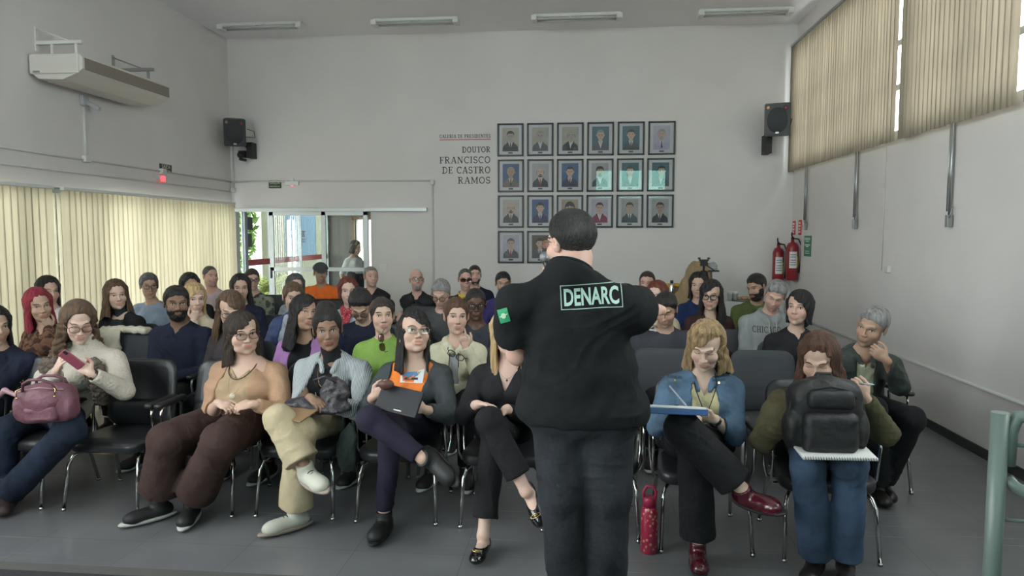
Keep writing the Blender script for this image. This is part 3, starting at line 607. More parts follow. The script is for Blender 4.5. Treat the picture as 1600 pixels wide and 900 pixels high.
# right wall with the high windows
w = MB(); WZ0, WZ1 = 2.72, 4.32
w.b2((XR,YF,0),(XR+T,YB,WZ0)); w.b2((XR,YF,WZ1),(XR+T,YB,ZC)); w.b2((XR,YF,WZ0),(XR+T,1.2,WZ1)); w.b2((XR,10.45,WZ0),(XR+T,YB,WZ1)); w.b2((XR,6.95,WZ0),(XR+T,7.15,WZ1))
S(w.build('wall_right', wall_m))
w = MB(); w.b2((-3.0,YF-T,0),(XR+T,YF,2.95)); w.b2((-3.0,YF-T,3.95),(XR+T,YF,ZC)); w.b2((-3.0,YF-T,2.95),(.55,YF,3.95)); w.b2((XL-T,YF-T,0),(-5.2,YF,ZC)); w.b2((-5.2,YF-T,0),(-3.0,YF,.8)); w.b2((-5.2,YF-T,4.3),(-3.0,YF,ZC)); w.b2((2.95,YF-T,2.95),(XR+T,YF,3.95)); S(w.build('wall_front', wall_m))
S(MB().b2((XR-.015,2.62,0),(XR,YB,.075)).build('baseboard_right', skirt_m)); S(MB().b2((DX1,YB-.015,0),(XR,YB,.075)).build('baseboard_back', skirt_m))
# stage
st_m = mat('stage_carpet', (.012,.012,.014), rough=.9); rim_m = mat('stage_edge', (.07,.07,.068), rough=.5)
w = MB(); w.b2((XL,YF,0),(XR,2.56,.35), mi=0); w.b2((XL,2.56,0),(XR,2.62,.352), mi=1); S(w.build('stage', [st_m, rim_m]))

def win_frame(name, axis, X, a0, a1, z0, z1, cols, rows, m, t=.025, d=.03, glass='window_glass', sash=True):
    w = MB(); g = MB()
    P_ = lambda a, z, dd: (X+dd, a, z) if axis == 'x' else (a, X+dd, z)
    for a in np.linspace(a0, a1, cols+1): w.b2(P_(a-t, z0, -d), P_(a+t, z1, d))
    for z in (rows if isinstance(rows, (list, tuple)) else np.linspace(z0, z1, rows+1)): w.b2(P_(a0, z-t, -d*.9), P_(a1, z+t, d*.9))
    o = S(w.build(name, m)); g.poly([P_(a0,z0,0), P_(a1,z0,0), P_(a1,z1,0), P_(a0,z1,0)]); g.build('glass', glassm(glass), o); return o
win_frame('window_1', 'x', XL-.10, 3.2, 7.5, .02, 2.2, 4, [.02, 2.17], greyalu_m)
win_frame('window_2', 'x', XL-.10, 7.5, 10.62, .02, 2.2, 4, [.02, 2.17], greyalu_m)
win_frame('added_window_3', 'x', XL-.10, -.8, 2.6, .9, 2.2, 4, [.9, 2.17], alu_m)  # unseen window, added to light the front row
win_frame('added_window_7', 'x', XL-.10, YF, 3.2, 2.75, 4.35, 6, [2.75, 4.32], alu_m)  # unseen clerestory, added to brighten the room
win_frame('added_window_8', 'y', YF-.09, -5.2, -3.0, .8, 4.3, 3, 4, alu_m)  # unseen front window, added to throw light on the back wall
win_frame('window_4', 'x', XR+.10, 7.15, 10.45, WZ0, WZ1, 4, [WZ0, 3.18, 3.62, WZ1], steel_m, t=.03)
win_frame('window_5', 'x', XR+.10, 1.2, 6.95, WZ0, WZ1, 6, [WZ0, 3.18, 3.62, WZ1], steel_m, t=.03)
win_frame('window_6', 'y', YF-.09, .55, 2.95, 2.95, 3.95, 3, [2.95, 3.92], steel_m, glass='green_window_glass')
nt = glassm('green_window_glass', (.42,.86,.74), .05)
MATS['green_window_glass'].node_tree.nodes['Transparent BSDF'].inputs[0].default_value = (.40,.85,.72,1)

# vertical blinds
def blind(name, label, X, y0, y1, z0, z1, pitch, ang, m, side, group=None, zig=0):
    o = empty(name, (X, (y0+y1)/2, 0)); tag(o, label, 'blind', group); b = MB(); y = y0+pitch/2; k = 0; rr = random.Random(int(y0*100))
    while y < y1-pitch*.3:
        a = ang+rr.uniform(-.10,.10); hw = pitch*.60; ca, sa = math.cos(a), math.sin(a); n = 4; bow = .006; pr = []
        for t in np.linspace(-1, 1, n): pr.append((side*(sa*hw*t+bow*(1-t*t)), y-(y0+y1)/2+ca*hw*t))
        zb = z0+zig*(1 if k%2 else 0)+rr.uniform(0,.006)
        for (xa, ya), (xb, yb) in zip(pr, pr[1:]): b.poly([(xa,ya,zb),(xb,yb,zb),(xb,yb,z1),(xa,ya,z1)])
        y += pitch; k += 1
    b.build('slats', m, o)
    h = MB(); h.b2((-.022,(y0-y1)/2,z1),(.022,(y1-y0)/2,z1+.035), .004); h.build('headrail', white_m if side > 0 else steel_m, o)
    return o
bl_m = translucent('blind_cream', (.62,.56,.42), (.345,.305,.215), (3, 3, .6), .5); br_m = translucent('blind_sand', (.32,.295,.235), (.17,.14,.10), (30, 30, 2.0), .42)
blind('vertical_blind', 'cream vertical blind at the far left, nearest the stage', XL+.075, 3.25, 6.80, .04, 2.17, .088, .22, bl_m, 1)
blind('vertical_blind', 'long cream vertical blind beside the glass door in the left wall', XL+.075, 6.93, 10.64, .04, 2.17, .088, .22, bl_m, 1)
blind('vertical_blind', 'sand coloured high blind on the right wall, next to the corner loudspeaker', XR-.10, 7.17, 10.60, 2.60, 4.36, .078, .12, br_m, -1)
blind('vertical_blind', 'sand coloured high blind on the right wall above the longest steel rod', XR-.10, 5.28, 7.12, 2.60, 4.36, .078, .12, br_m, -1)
blind('vertical_blind', 'sand coloured high blind cut off by the right edge of the photo', XR-.10, 4.3, 5.20, 2.60, 4.36, .078, .12, br_m, -1)  # unseen nearer stretch left bare to let extra daylight in

# ceiling lights (switched off)
def ceiling_light(x, lab):
    o = empty('ceiling_light', (x, 9.95, ZC)); tag(o, lab, 'ceiling light', 'fluorescent battens on the ceiling')
    MB().b2((-.60,-.045,-.045),(.60,.045,-.001), .01).b2((-.62,-.10,-.03),(-.54,.10,-.10), .01).b2((.54,-.10,-.03),(.62,.10,-.10), .01).build('housing', white_m, o)
    for y in (-.06,.06): MB().tube([(-.54,y,-.075),(.54,y,-.075)], .014, n=10).build('tube', mat('lamp_tube_off', (.50,.51,.50), rough=.25), o)
    MB().tube([(-.10,0,-.02),(-.05,-.05,-.055),(.05,-.05,-.055),(.10,0,-.02)], .006, n=6).build('clip', chrome_m, o)
for x, lab in ((-4.56,'fluorescent batten nearest the left wall'), (-2.31,'fluorescent batten second from the left wall'), (-.06,'fluorescent batten above the first column of portraits'), (2.19,'fluorescent batten nearest the right wall')): ceiling_light(x, lab+', switched off')

# air conditioner on the left wall
ac = empty('air_conditioner', (XL, 6.65, 3.25)); tag(ac, 'long white ceiling type air conditioner mounted high on the left wall', 'air conditioner')
acw = mat('aged_white_plastic', (.66,.63,.58), rough=.45); acg = mat('tan_grille', (.27,.23,.19), rough=.5, pattern=('stripe_h', (.18,.15,.12), 60))
b = MB(); prof = [(.03,.06),(.10,.0),(.36,-.01),(.52,.05),(.575,.09),(.575,.20),(.54,.235),(.03,.235)]; vv = []
for y in (0, 1.5): vv.append([b.bm.verts.new((px_, y, pz_+(0))) for px_, pz_ in prof])
for k in range(len(prof)): b.bm.faces.new((vv[0][k], vv[0][(k+1)%8], vv[1][(k+1)%8], vv[1][k]))
b.bm.faces.new(vv[0]); b.bm.faces.new(vv[1][::-1]); b.build('housing', acw, ac)
MB().b2((.570,.03,.085),(.582,1.47,.20), .003).build('outlet_grille', acg, ac)
MB().b2((.02,-.016,.045),(.54,.0,.238), .012).build('end_cover', acw, ac)
MB().b2((.06,-.020,.055),(.13,-.015,.075), .002).build('badge', mat('grey_badge', (.25,.25,.24), rough=.5), ac)
MB().b2((.12,.1,-.012),(.34,1.4,-.004), .003).build('intake_panel', acw, ac)
for y in (.12, 1.30):
    MB().b2((0,y-.02,.36),(.50,y+.02,.395), .003).b2((.16,y-.012,.23),(.185,y+.012,.37)).b2((.42,y-.012,.23),(.445,y+.012,.37)).b2((0,y-.02,.30),(.012,y+.02,.55)).tube([(.01,y,.52),(.36,y,.39)], .008, n=6).build('bracket', white_m if y < 1 else steel_m, ac)
# conduits
def conduit(lab, pts, r=.011, boxes=()):
    b = MB()
    for a, c in zip(pts, pts[1:]): b.tube([a, c], r, n=8)
    for p in boxes: b.box(p, (.03,.05,.035), None, .006)
    tag(b.build('conduit', pipe_m), lab, 'conduit')
xw, yw = XL+.012, YB-.012
conduit('upper white conduit along the left wall and down to the air conditioner sensor', [(xw,3.0,2.53),(xw,10.69,2.53)], boxes=[(XL+.02,7.40,2.54),(XL+.02,8.83,2.53)])
conduit('white vertical conduit below the sensor on the left wall', [(xw,7.40,2.54),(xw,7.40,3.10)], .016)
conduit('lower white conduit running above the blinds on the left wall', [(xw,3.0,2.375),(xw,10.69,2.375)], .010)
conduit('white conduit down the left rear corner below the loudspeaker', [(XL+.05,yw,2.36),(XL+.05,yw,3.08)], .012, boxes=[(XL+.05,YB-.02,2.40)])
conduit('white conduit on the back wall above the door, turning down beside it', [(XL+.02,yw,2.53),(-2.24,yw,2.53),(-2.24,yw,.1)], .014, boxes=[(-2.24,YB-.02,2.50)])
conduit('long white conduit low along the right wall', [(XR-.014,3.0,.53),(XR-.014,10.69,.53)], .017)
conduit('thin white cord hanging down the right wall between the blinds', [(XR-.01,7.55,2.60),(XR-.01,7.55,1.34)], .004, boxes=[(XR-.005,7.40,1.36)])
# sensor
o = empty('wall_sensor', (XL, 7.40, 3.17)); tag(o, 'small grey sensor on an arm under the air conditioner', 'sensor')
MB().b2((0,-.05,-.05),(.05,.05,.06), .01).build('base', mat('grey_plastic', (.42,.43,.44), rough=.5), o); MB().box((.11,.02,-.045), (.09,.022,.022), Matrix.Rotation(.5,3,'Y'), .008).build('arm', MATS['grey_plastic'], o)
# exit signs and emergency lights
def text_mesh(txt, size, depth=0, bold=0, align='CENTER'):
    c = bpy.data.curves.new('txt', 'FONT'); c.body = txt; c.size = size; c.extrude = depth; c.offset = bold; c.align_x = align; c.align_y = 'CENTER'; c.resolution_u = 3
    o = bpy.data.objects.new('txt', c); C.objects.link(o); dg = bpy.context.evaluated_depsgraph_get(); me = bpy.data.meshes.new_from_object(o.evaluated_get(dg)); bpy.data.objects.remove(o); bpy.data.curves.remove(c); me.materials.clear(); return me
o = empty('exit_sign', (-4.74, YB-.012, 2.485)); tag(o, 'dark green exit sign on the back wall above the glass door', 'sign')
MB().b2((-.10,-.006,-.06),(.10,.006,.06), .002).build('panel', dgreen_m, o)
pale = mat('pale_sign_ink', (.55,.60,.40), rough=.5)
link('lettering', text_mesh('SAÍDA', .062, .001), pale, o, Matrix.Translation((0,-.008,.022)) @ Matrix.Rotation(PI/2,4,'X')); link('lettering', text_mesh('EMERGÊNCIA', .028, .001), pale, o, Matrix.Translation((0,-.008,-.033)) @ Matrix.Rotation(PI/2,4,'X'))
o = empty('exit_sign', (XL+.012, 8.92, 2.58)); tag(o, 'small dark exit sign on the left wall above the blinds', 'sign')
MB().b2((-.006,-.13,-.05),(.006,.13,.05), .002).build('panel', mat('black_sign', (.03,.035,.03), rough=.5), o)
link('lettering', text_mesh('SAÍDA', .07, .001), pale, o, Matrix.Translation((.008,0,.016)) @ Matrix.Rotation(PI/2,4,'Z') @ Matrix.Rotation(PI/2,4,'X')); link('lettering', text_mesh('EMERGÊNCIA', .03, .001), pale, o, Matrix.Translation((.008,0,-.034)) @ Matrix.Rotation(PI/2,4,'Z') @ Matrix.Rotation(PI/2,4,'X'))
led = mat('red_led', (.6,.02,.02), rough=.5, emit=((1,.06,.08), 1.6))
o = empty('emergency_light', (-4.46, YB-.02, 2.50)); tag(o, 'white emergency light beside the green exit sign', 'emergency light')
MB().b2((-.11,-.02,-.03),(.11,.02,.035), .008).b2((-.03,-.015,.035),(.03,.02,.08), .004).build('case', white_m, o); MB().b2((-.02,-.023,-.048),(.03,.0,-.028), .003).build('indicator', mat('pink_led', (.5,.2,.2), rough=.5, emit=((1,.35,.35),.5)), o)
o = empty('emergency_light', (XL+.02, 8.80, 2.44)); tag(o, 'small emergency light glowing red on the left wall', 'emergency light')
MB().b2((-.018,-.06,-.03),(.018,.06,.03), .006).build('case', mat('case_grey', (.5,.45,.45), rough=.5), o); MB().b2((.018,-.05,-.045),(.028,.05,.03), .004).build('indicator', led, o)
# light switch
o = empty('light_switch', (-3.03, YB-.006, 1.19)); tag(o, 'white double light switch on the back wall right of the sliding door', 'light switch')
MB().b2((-.055,-.005,-.065),(.055,.006,.065), .003).build('plate', white_m, o)
for x in (-.022,.022): MB().b2((x-.014,-.010,-.028),(x+.014,-.004,.028), .002).build('rocker', white_m, o)
# loudspeakers
def speaker(lab, loc, yaw, pitch, sc, br):
    o = empty('loudspeaker', loc); tag(o, lab, 'loudspeaker'); Mr = (Matrix.Rotation(yaw,4,'Z') @ Matrix.Rotation(pitch,4,'X'))
    w_, h_, d_ = .155*sc, .20*sc, .11*sc
    b = MB(); fv_ = []; 
    pr = [(-w_,-d_),(w_,-d_),(w_*.72,d_),(-w_*.72,d_)]
    for z in (-h_, h_): fv_.append([b.bm.verts.new((x,y,z)) for x, y in pr])
    for k in range(4): b.bm.faces.new((fv_[0][k], fv_[0][(k+1)%4], fv_[1][(k+1)%4], fv_[1][k]))
    b.bm.faces.new(fv_[0]); b.bm.faces.new(fv_[1]); bmesh.ops.bevel(b.bm, geom=b.bm.edges[:], offset=.012, segments=2, affect='EDGES')
    cb = b.build('cabinet', black_m, o, Mr)
    g = MB(); g.sph((0,-d_+.01,-.01), (w_*.9,.022,h_*.88), u=20, v=12); g.build('grille', mat('speaker_grille', (.012,.014,.017), rough=.55), o, Mr)
    MB().lathe([(.022,0),(.022,.006),(.012,.008)], (0,0,0), 16).build('round_badge', mat('orange_badge', (.75,.42,.18), rough=.4) if br > 0 else mat('grey_round_badge', (.22,.2,.18), rough=.5), o, Mr @ Matrix.Translation((-w_*.70,-d_-.012,h_*.74)) @ Matrix.Rotation(PI/2,4,'X'))
    MB().lathe([(.030,0),(.030,.006),(.012,.008)], (0,0,0), 16).build('round_badge', mat('maroon_badge', (.16,.03,.045), rough=.4), o, Mr @ Matrix.Translation((w_*.62,-d_-.014,h_*.68)) @ Matrix.Rotation(PI/2,4,'X'))
    MB().b2((-.022,-.004,-.012),(.022,.004,.012), .002).build('nameplate', mat('silver_plate', (.5,.5,.52), rough=.3, metal=.7), o, Mr @ Matrix.Translation((0,-d_-.016,-h_*.80)))
    return o
sp = speaker('black loudspeaker in the rear left corner of the room', (-5.17, 10.30, 3.24), .42, .20, 1.02, -1)
MB().b2((.06,.22,-.36),(.15,.385,-.12), .004).tube([(0,.05,-.12),(.09,.30,-.22)], .016, n=8).build('bracket', blackf_m, sp); MB().tube([(.14,.1,.06),(.20,.2,.04),(.18,.28,-.04),(.12,.1,-.06)], .006, n=6).build('cable', blackf_m, sp)
sp = speaker('black loudspeaker beside the high blind on the right', (2.76, 10.34, 3.31), -.30, .10, 1.12, 1)
MB().b2((-.13,.10,-.45),(-.04,.34,-.18), .004).tube([(-.09,.05,-.20),(-.09,.3,-.3)], .02, n=8).build('bracket', blackf_m, sp); MB().tube([(.14,.06,.02),(.22,.1,.02),(.20,.1,-.06),(.13,.05,-.12)], .006, n=6).build('cable', blackf_m, sp)
o = MB().sph((-5.22,10.55,2.93), (.05,.05,.05)).tube([(-5.22,10.6,2.96),(-5.20,10.50,2.86),(-5.10,10.48,2.84)], .022, n=8).b2((-5.27,10.58,2.90),(-5.17,10.70,3.0)).build('wall_camera', blackf_m); tag(o, 'small black security camera under the rear left loudspeaker', 'camera')
# window operator rods
for y, lab in ((10.0,'steel window rod nearest the fire extinguishers'), (8.24,'steel window rod in the middle of the right wall'), (6.22,'longest looking steel window rod, nearest the camera')):
    o = empty('window_rod', (XR-.03, y, 2.2)); tag(o, lab, 'window rod', 'steel rods below the high blinds')
    MB().tube([(0,0,.55),(0,0,-.36)], .013, n=8).tube([(-.016,.012,.5),(-.016,.012,-.30)], .006, n=6).build('rod', steel_m, o)
    MB().b2((-.025,-.022,-.43),(.02,.022,-.33), .004).tube([(0,0,-.26),(-.01,-.06,-.27),(-.02,-.06,-.34),(-.01,0,-.36)], .006, n=6).build('crank', steel_m, o)
# signs on the right wall
def wsign(lab, y0, y1, z0, z1, m, lines):
    o = empty('wall_sign', (XR-.006, (y0+y1)/2, (z0+z1)/2)); tag(o, lab, 'sign'); hw, hh = (y1-y0)/2, (z1-z0)/2
    MB().b2((-.004,-hw,-hh),(.006,hw,hh), .001).build('panel', m, o); b = MB()
    for t, ww, th in lines: b.b2((-.006,-hw*ww,hh*t-th),(-.004,hw*ww,hh*t+th))
    b.build('print', paper_m, o)
wsign('narrow red and white sign, the one closer to the room corner', 10.52, 10.64, 1.70, 1.90, red_m, [(.6,.7,.012),(.2,.5,.012),(-.2,.7,.012),(-.6,.5,.012)])
wsign('narrow red and white sign, the one closer to the steel rod', 10.24, 10.36, 1.70, 1.91, red_m, [(.6,.5,.012),(.2,.7,.012),(-.2,.5,.012),(-.6,.7,.012)])
wsign('tall green notice beside the fire extinguishers', 9.80, 10.08, 1.41, 1.69, green_m, [(.75,.8,.006),(.62,.8,.006),(.45,.5,.006),(.1,.8,.008),(-.05,.4,.006),(-.5,.6,.005),(-.7,.7,.005)])
# fire extinguishers
exr = mat('extinguisher_red', (.26,.014,.020), rough=.3, coat=.3)
def extinguisher(lab, loc, r, h, lab_col):
    o = empty('fire_extinguisher', loc); tag(o, lab, 'fire extinguisher')
    MB().lathe([(r*.9,0),(r,.02),(r,h-.07),(r*.75,h-.02),(r*.3,h),(r*.3,h+.04)], n=24).build('cylinder', exr, o)
    n = 8; lb = MB()
    for q, (a0, a1, z0, z1, m_) in enumerate(((-2.3,-1.0,.32,.75,0), (-.95,-.2,.35,.62,1))):
        for k in range(n):
            t0, t1 = a0+(a1-a0)*k/n, a0+(a1-a0)*(k+1)/n; rr_ = r+.002; lb.poly([(rr_*math.cos(t0),rr_*math.sin(t0),z0*h),(rr_*math.cos(t1),rr_*math.sin(t1),z0*h),(rr_*math.cos(t1),rr_*math.sin(t1),z1*h),(rr_*math.cos(t0),rr_*math.sin(t0),z1*h)], mi=m_)
        if q == 0:
            for zz in (.40,.46,.52,.60,.66):
                for k in range(1, n-1):
                    t0, t1 = a0+(a1-a0)*k/n, a0+(a1-a0)*(k+1)/n; rr_ = r+.0035; lb.poly([(rr_*math.cos(t0),rr_*math.sin(t0),zz*h),(rr_*math.cos(t1),rr_*math.sin(t1),zz*h),(rr_*math.cos(t1),rr_*math.sin(t1),(zz+.02)*h),(rr_*math.cos(t0),rr_*math.sin(t0),(zz+.02)*h)], mi=2)
    lb.build('label', [paper_m, lab_col, mat('label_print', (.12,.14,.22), rough=.6)], o)
    MB().tube([(0,0,h+.03),(-.02,-.05,h+.06),(-.05,-.14,h+.05)], .010, n=6).tube([(0,0,h+.06),(-.03,-.05,h+.10),(-.05,-.13,h+.13)], .010, n=6).lathe([(.022,h),(.022,h+.07)], n=10).build('valve_handle', blackf_m, o)
    MB().tube([(.02,0,h+.05),(r*.9,-.03,h+.04),(r+.03,-.04,h-.05),(r+.025,-.04,h*.5),(r+.01,-.03,h*.2)], .011, n=6).build('hose', blackf_m, o)
    MB().b2((-.03,r-.01,h*.55),(.03,r+.05,h*.60), .003).build('hook', steel_m, o)
extinguisher('red fire extinguisher in the right rear corner, hung lower', (2.87, 10.52, .96), .078, .56, yellow_m)
extinguisher('red fire extinguisher on the right wall, hung higher with yellow tag', (3.00, 10.30, 1.06), .080, .54, yellow_m)

# sliding glass door
o = empty('door_1', (0, 0, 0)); S(o); xa, xb = DX0+.02, -3.25; yy = YB-.05
MB().b2((DX0,YB-.09,2.06),(-2.32,YB-.005,2.115), .004).build('track', alu_m, o); MB().b2((DX0,YB-.01,0),(DX0+.04,YB+.12,2.07)).build('jamb', alu_m, o)
fr = MB(); p0 = -4.83; p1 = -3.25
for x in (p0+.035, -3.955, p1-.035): fr.b2((x-.035,yy-.018,.03),(x+.035,yy+.018,2.07), .003)
for z in (.06, 1.165, 2.03): fr.b2((p0,yy-.018,z-.03),(p1,yy+.018,z+.03), .003)
fr.build('sliding_panel_frame', alu_m, o); g = MB(); g.poly([(p0+.05,yy,.05),(p1-.05,yy,.05),(p1-.05,yy,2.03),(p0+.05,yy,2.03)]); g.build('sliding_panel_glass', glassm('door_glass', (.88,.95,.93), .04), o)
MB().b2((p0+.012,yy-.045,1.02),(p0+.032,yy-.018,1.16), .004).build('door_handle', blackf_m, o)
# glazed lobby beyond: posts in the line of the left wall
o = empty('door_2', (0,0,0)); S(o); xg = XL+.06
fr = MB()
for y in (10.98, 11.95, 13.2, 14.75): fr.b2((xg-.03,y-.05,0),(xg+.03,y+.05,2.6))
fr.b2((xg-.03,10.9,2.4),(xg+.03,14.8,2.5)); fr.build('frame', greyalu_m, o)
g = MB(); g.poly([(xg,10.9,0),(xg,14.8,0),(xg,14.8,2.4),(xg,10.9,2.4)]); g.build('glass', glassm('tinted_lobby_glass', (.27,.29,.28), .03), o)  # dark tint added to dim the bright view outdoors
MB().b2((xg-.004,10.95,1.19),(xg+.004,14.7,1.29)).build('safety_stripe', mat('red_stripe', (.62,.04,.07), rough=.5), o)
MB().b2((xg-.01,11.05,1.78),(xg+.01,11.25,1.99)).b2((xg+.005,11.02,1.50),(xg+.015,11.20,1.72)).build('notice', mat('notice_grey', (.10,.13,.15), rough=.6), o)
w = MB(); w.b2((XL-.1,YB+T,2.5),(-1.8,15.0,2.65)); S(w.build('ceiling_lobby', ceil_m))
dark_w = mat('lobby_wall', (.20,.19,.18), rough=.8)
w = MB(); w.b2((-5.42,14.8,0),(-4.78,14.95,2.5)); w.b2((-4.78,14.8,2.02),(-4.42,14.95,2.5)); w.b2((-4.42,14.8,0),(-1.9,14.95,2.5)); S(w.build('wall_lobby', dark_w))
w = MB(); w.b2((-1.95,YB+T,0),(-1.8,15,2.5)); S(w.build('wall_lobby_side', dark_w)); S(MB().b2((XL-.1,YB+.1,-.2),(-1.8,15,0)).build('floor_lobby', fm))
w = MB(); w.b2((-4.86,14.74,0),(-4.80,14.80,2.05)); w.b2((-4.42,14.74,0),(-4.38,14.80,2.05)); w.b2((-4.86,14.74,2.02),(-4.38,14.80,2.09)); S(w.build('trim_1', mat('wood_trim', (.30,.20,.11), rough=.5)))
w = MB(); w.b2((-4.66,14.88,0),(-4.63,14.93,2.02)); w.b2((-4.56,14.88,0),(-4.52,14.93,2.02)); S(w.build('door_3', alu_m))
# outdoors
cream = mat('facade_cream', (.40,.40,.31), rough=.8, var=.06, vscale=1); bright = mat('facade_white', (.86,.86,.84), rough=.8)
S(MB().b2((-60,-30,-.35),(40,60,-.21)).build('ground', mat('paving', (.70,.69,.66), rough=.9, var=.1)))
b = MB(); b.b2((-8.2,17.6,-.2),(-3.6,18.3,4.4)); o = b.build('neighbouring_building', cream); tag(o, 'cream rendered building seen outside through the glass door', 'building')
b = MB(); b.b2((-12.2,20.2,-.2),(-8.75,21.0,7)); o = b.build('neighbouring_building', bright); tag(o, 'bright white facade outside, seen between the lobby door posts', 'building')
o = empty('poster', (-7.15,17.585,1.68)); tag(o, 'pale blue notice board on the cream building outside', 'poster')
MB().b2((-.40,-.01,-.62),(.40,.01,.62)).build('panel', mat('poster_blue', (.17,.28,.42), rough=.5), o)
b = MB()
for z, ww in ((.10,.16),(.04,.12),(-.02,.15),(-.10,.2),(-.16,.14)): b.b2((-ww*.5+.05,-.016,z-.012),(ww*.5+.05,-.011,z+.012))
b.build('print', ink_m, o)
def leaf_ball(name, lab, cat, c, r, n, m, size, trunk=None, mt=None):
    o = empty(name, (c[0], c[1], 0)); tag(o, lab, cat); V = []; Q = []; rr = np.random.RandomState(int(abs(c[0]*10+c[1])))
    for i in range(n):
        p = rr.normal(size=3); p = p/np.linalg.norm(p)*rr.uniform(.35,1)**.5*np.array(r); p[2] += c[2]; u = rr.normal(size=3); u /= np.linalg.norm(u); v = np.cross(u, rr.normal(size=3)); v /= np.linalg.norm(v); sz = size*rr.uniform(.6,1.3)
        k = len(V); V += [p-u*sz, p+v*sz*.45, p+u*sz, p-v*sz*.45]; Q.append((k,k+1,k+2,k+3))
    link('foliage', to_mesh('foliage', np.array(V), np.array(Q)), m, o)
    if trunk: MB().tube([(0,0,-.2),(.1,0,c[2]*.5),(0,.1,c[2])], [trunk, trunk*.8, trunk*.5], n=8).build('trunk', mt, o)
bark = mat('bark', (.12,.09,.06), rough=.9, bump=(20,.6,.02)); lf = mat('leaves', (.16,.30,.06), rough=.6, var=.4, vscale=3)
leaf_ball('tree', 'bright green tree outside the lobby glass', 'tree', (-9.3,16.3,2.0), (1.5,1.2,2.0), 6500, lf, .11, .12, bark)
leaf_ball('tree', 'green tree outside, glimpsed in the gap between the two cream blinds', 'tree', (-9.6,11.0,2.0), (1.6,2.0,2.2), 5000, lf, .12, .12, bark)
def palm(lab, c, n, L):
    o = empty('palm_tree', (c[0], c[1], -.2)); tag(o, lab, 'plant'); rr = random.Random(int(c[0]*7)); b = MB()
    for i in range(n):
        a = rr.uniform(0, 2*PI); el = rr.uniform(.5,1.35); l = L*rr.uniform(.7,1.1); h0 = c[2]
        pts = [Vector((0,0,h0))+Vector((math.cos(a)*math.cos(el-.7*t)*l*t, math.sin(a)*math.cos(el-.7*t)*l*t, math.sin(el-.75*t)*l*t)) for t in np.linspace(0,1,6)]
        for p, q in zip(pts, pts[1:]):
            side = (q-p).cross(Vector((0,0,1))).normalized()
            for sg in (-1,1):
                for f in (0,.5):
                    m_ = p.lerp(q, f); b.poly([m_, m_+side*sg*.16+(q-p)*1.2+Vector((0,0,-.03)), m_+(q-p)*.35])
    b.build('fronds', mat('palm_leaf', (.30,.36,.10), rough=.6, var=.3), o); MB().tube([(0,0,0),(0,0,c[2])], .06, n=8).build('trunk', bark, o)
palm('spiky palm plant in front of the cream building outside', (-7.3,15.9,.45), 26, 1.0); palm('palm plant outside, behind the sliding door', (-6.45,15.2,.30), 22, .75)

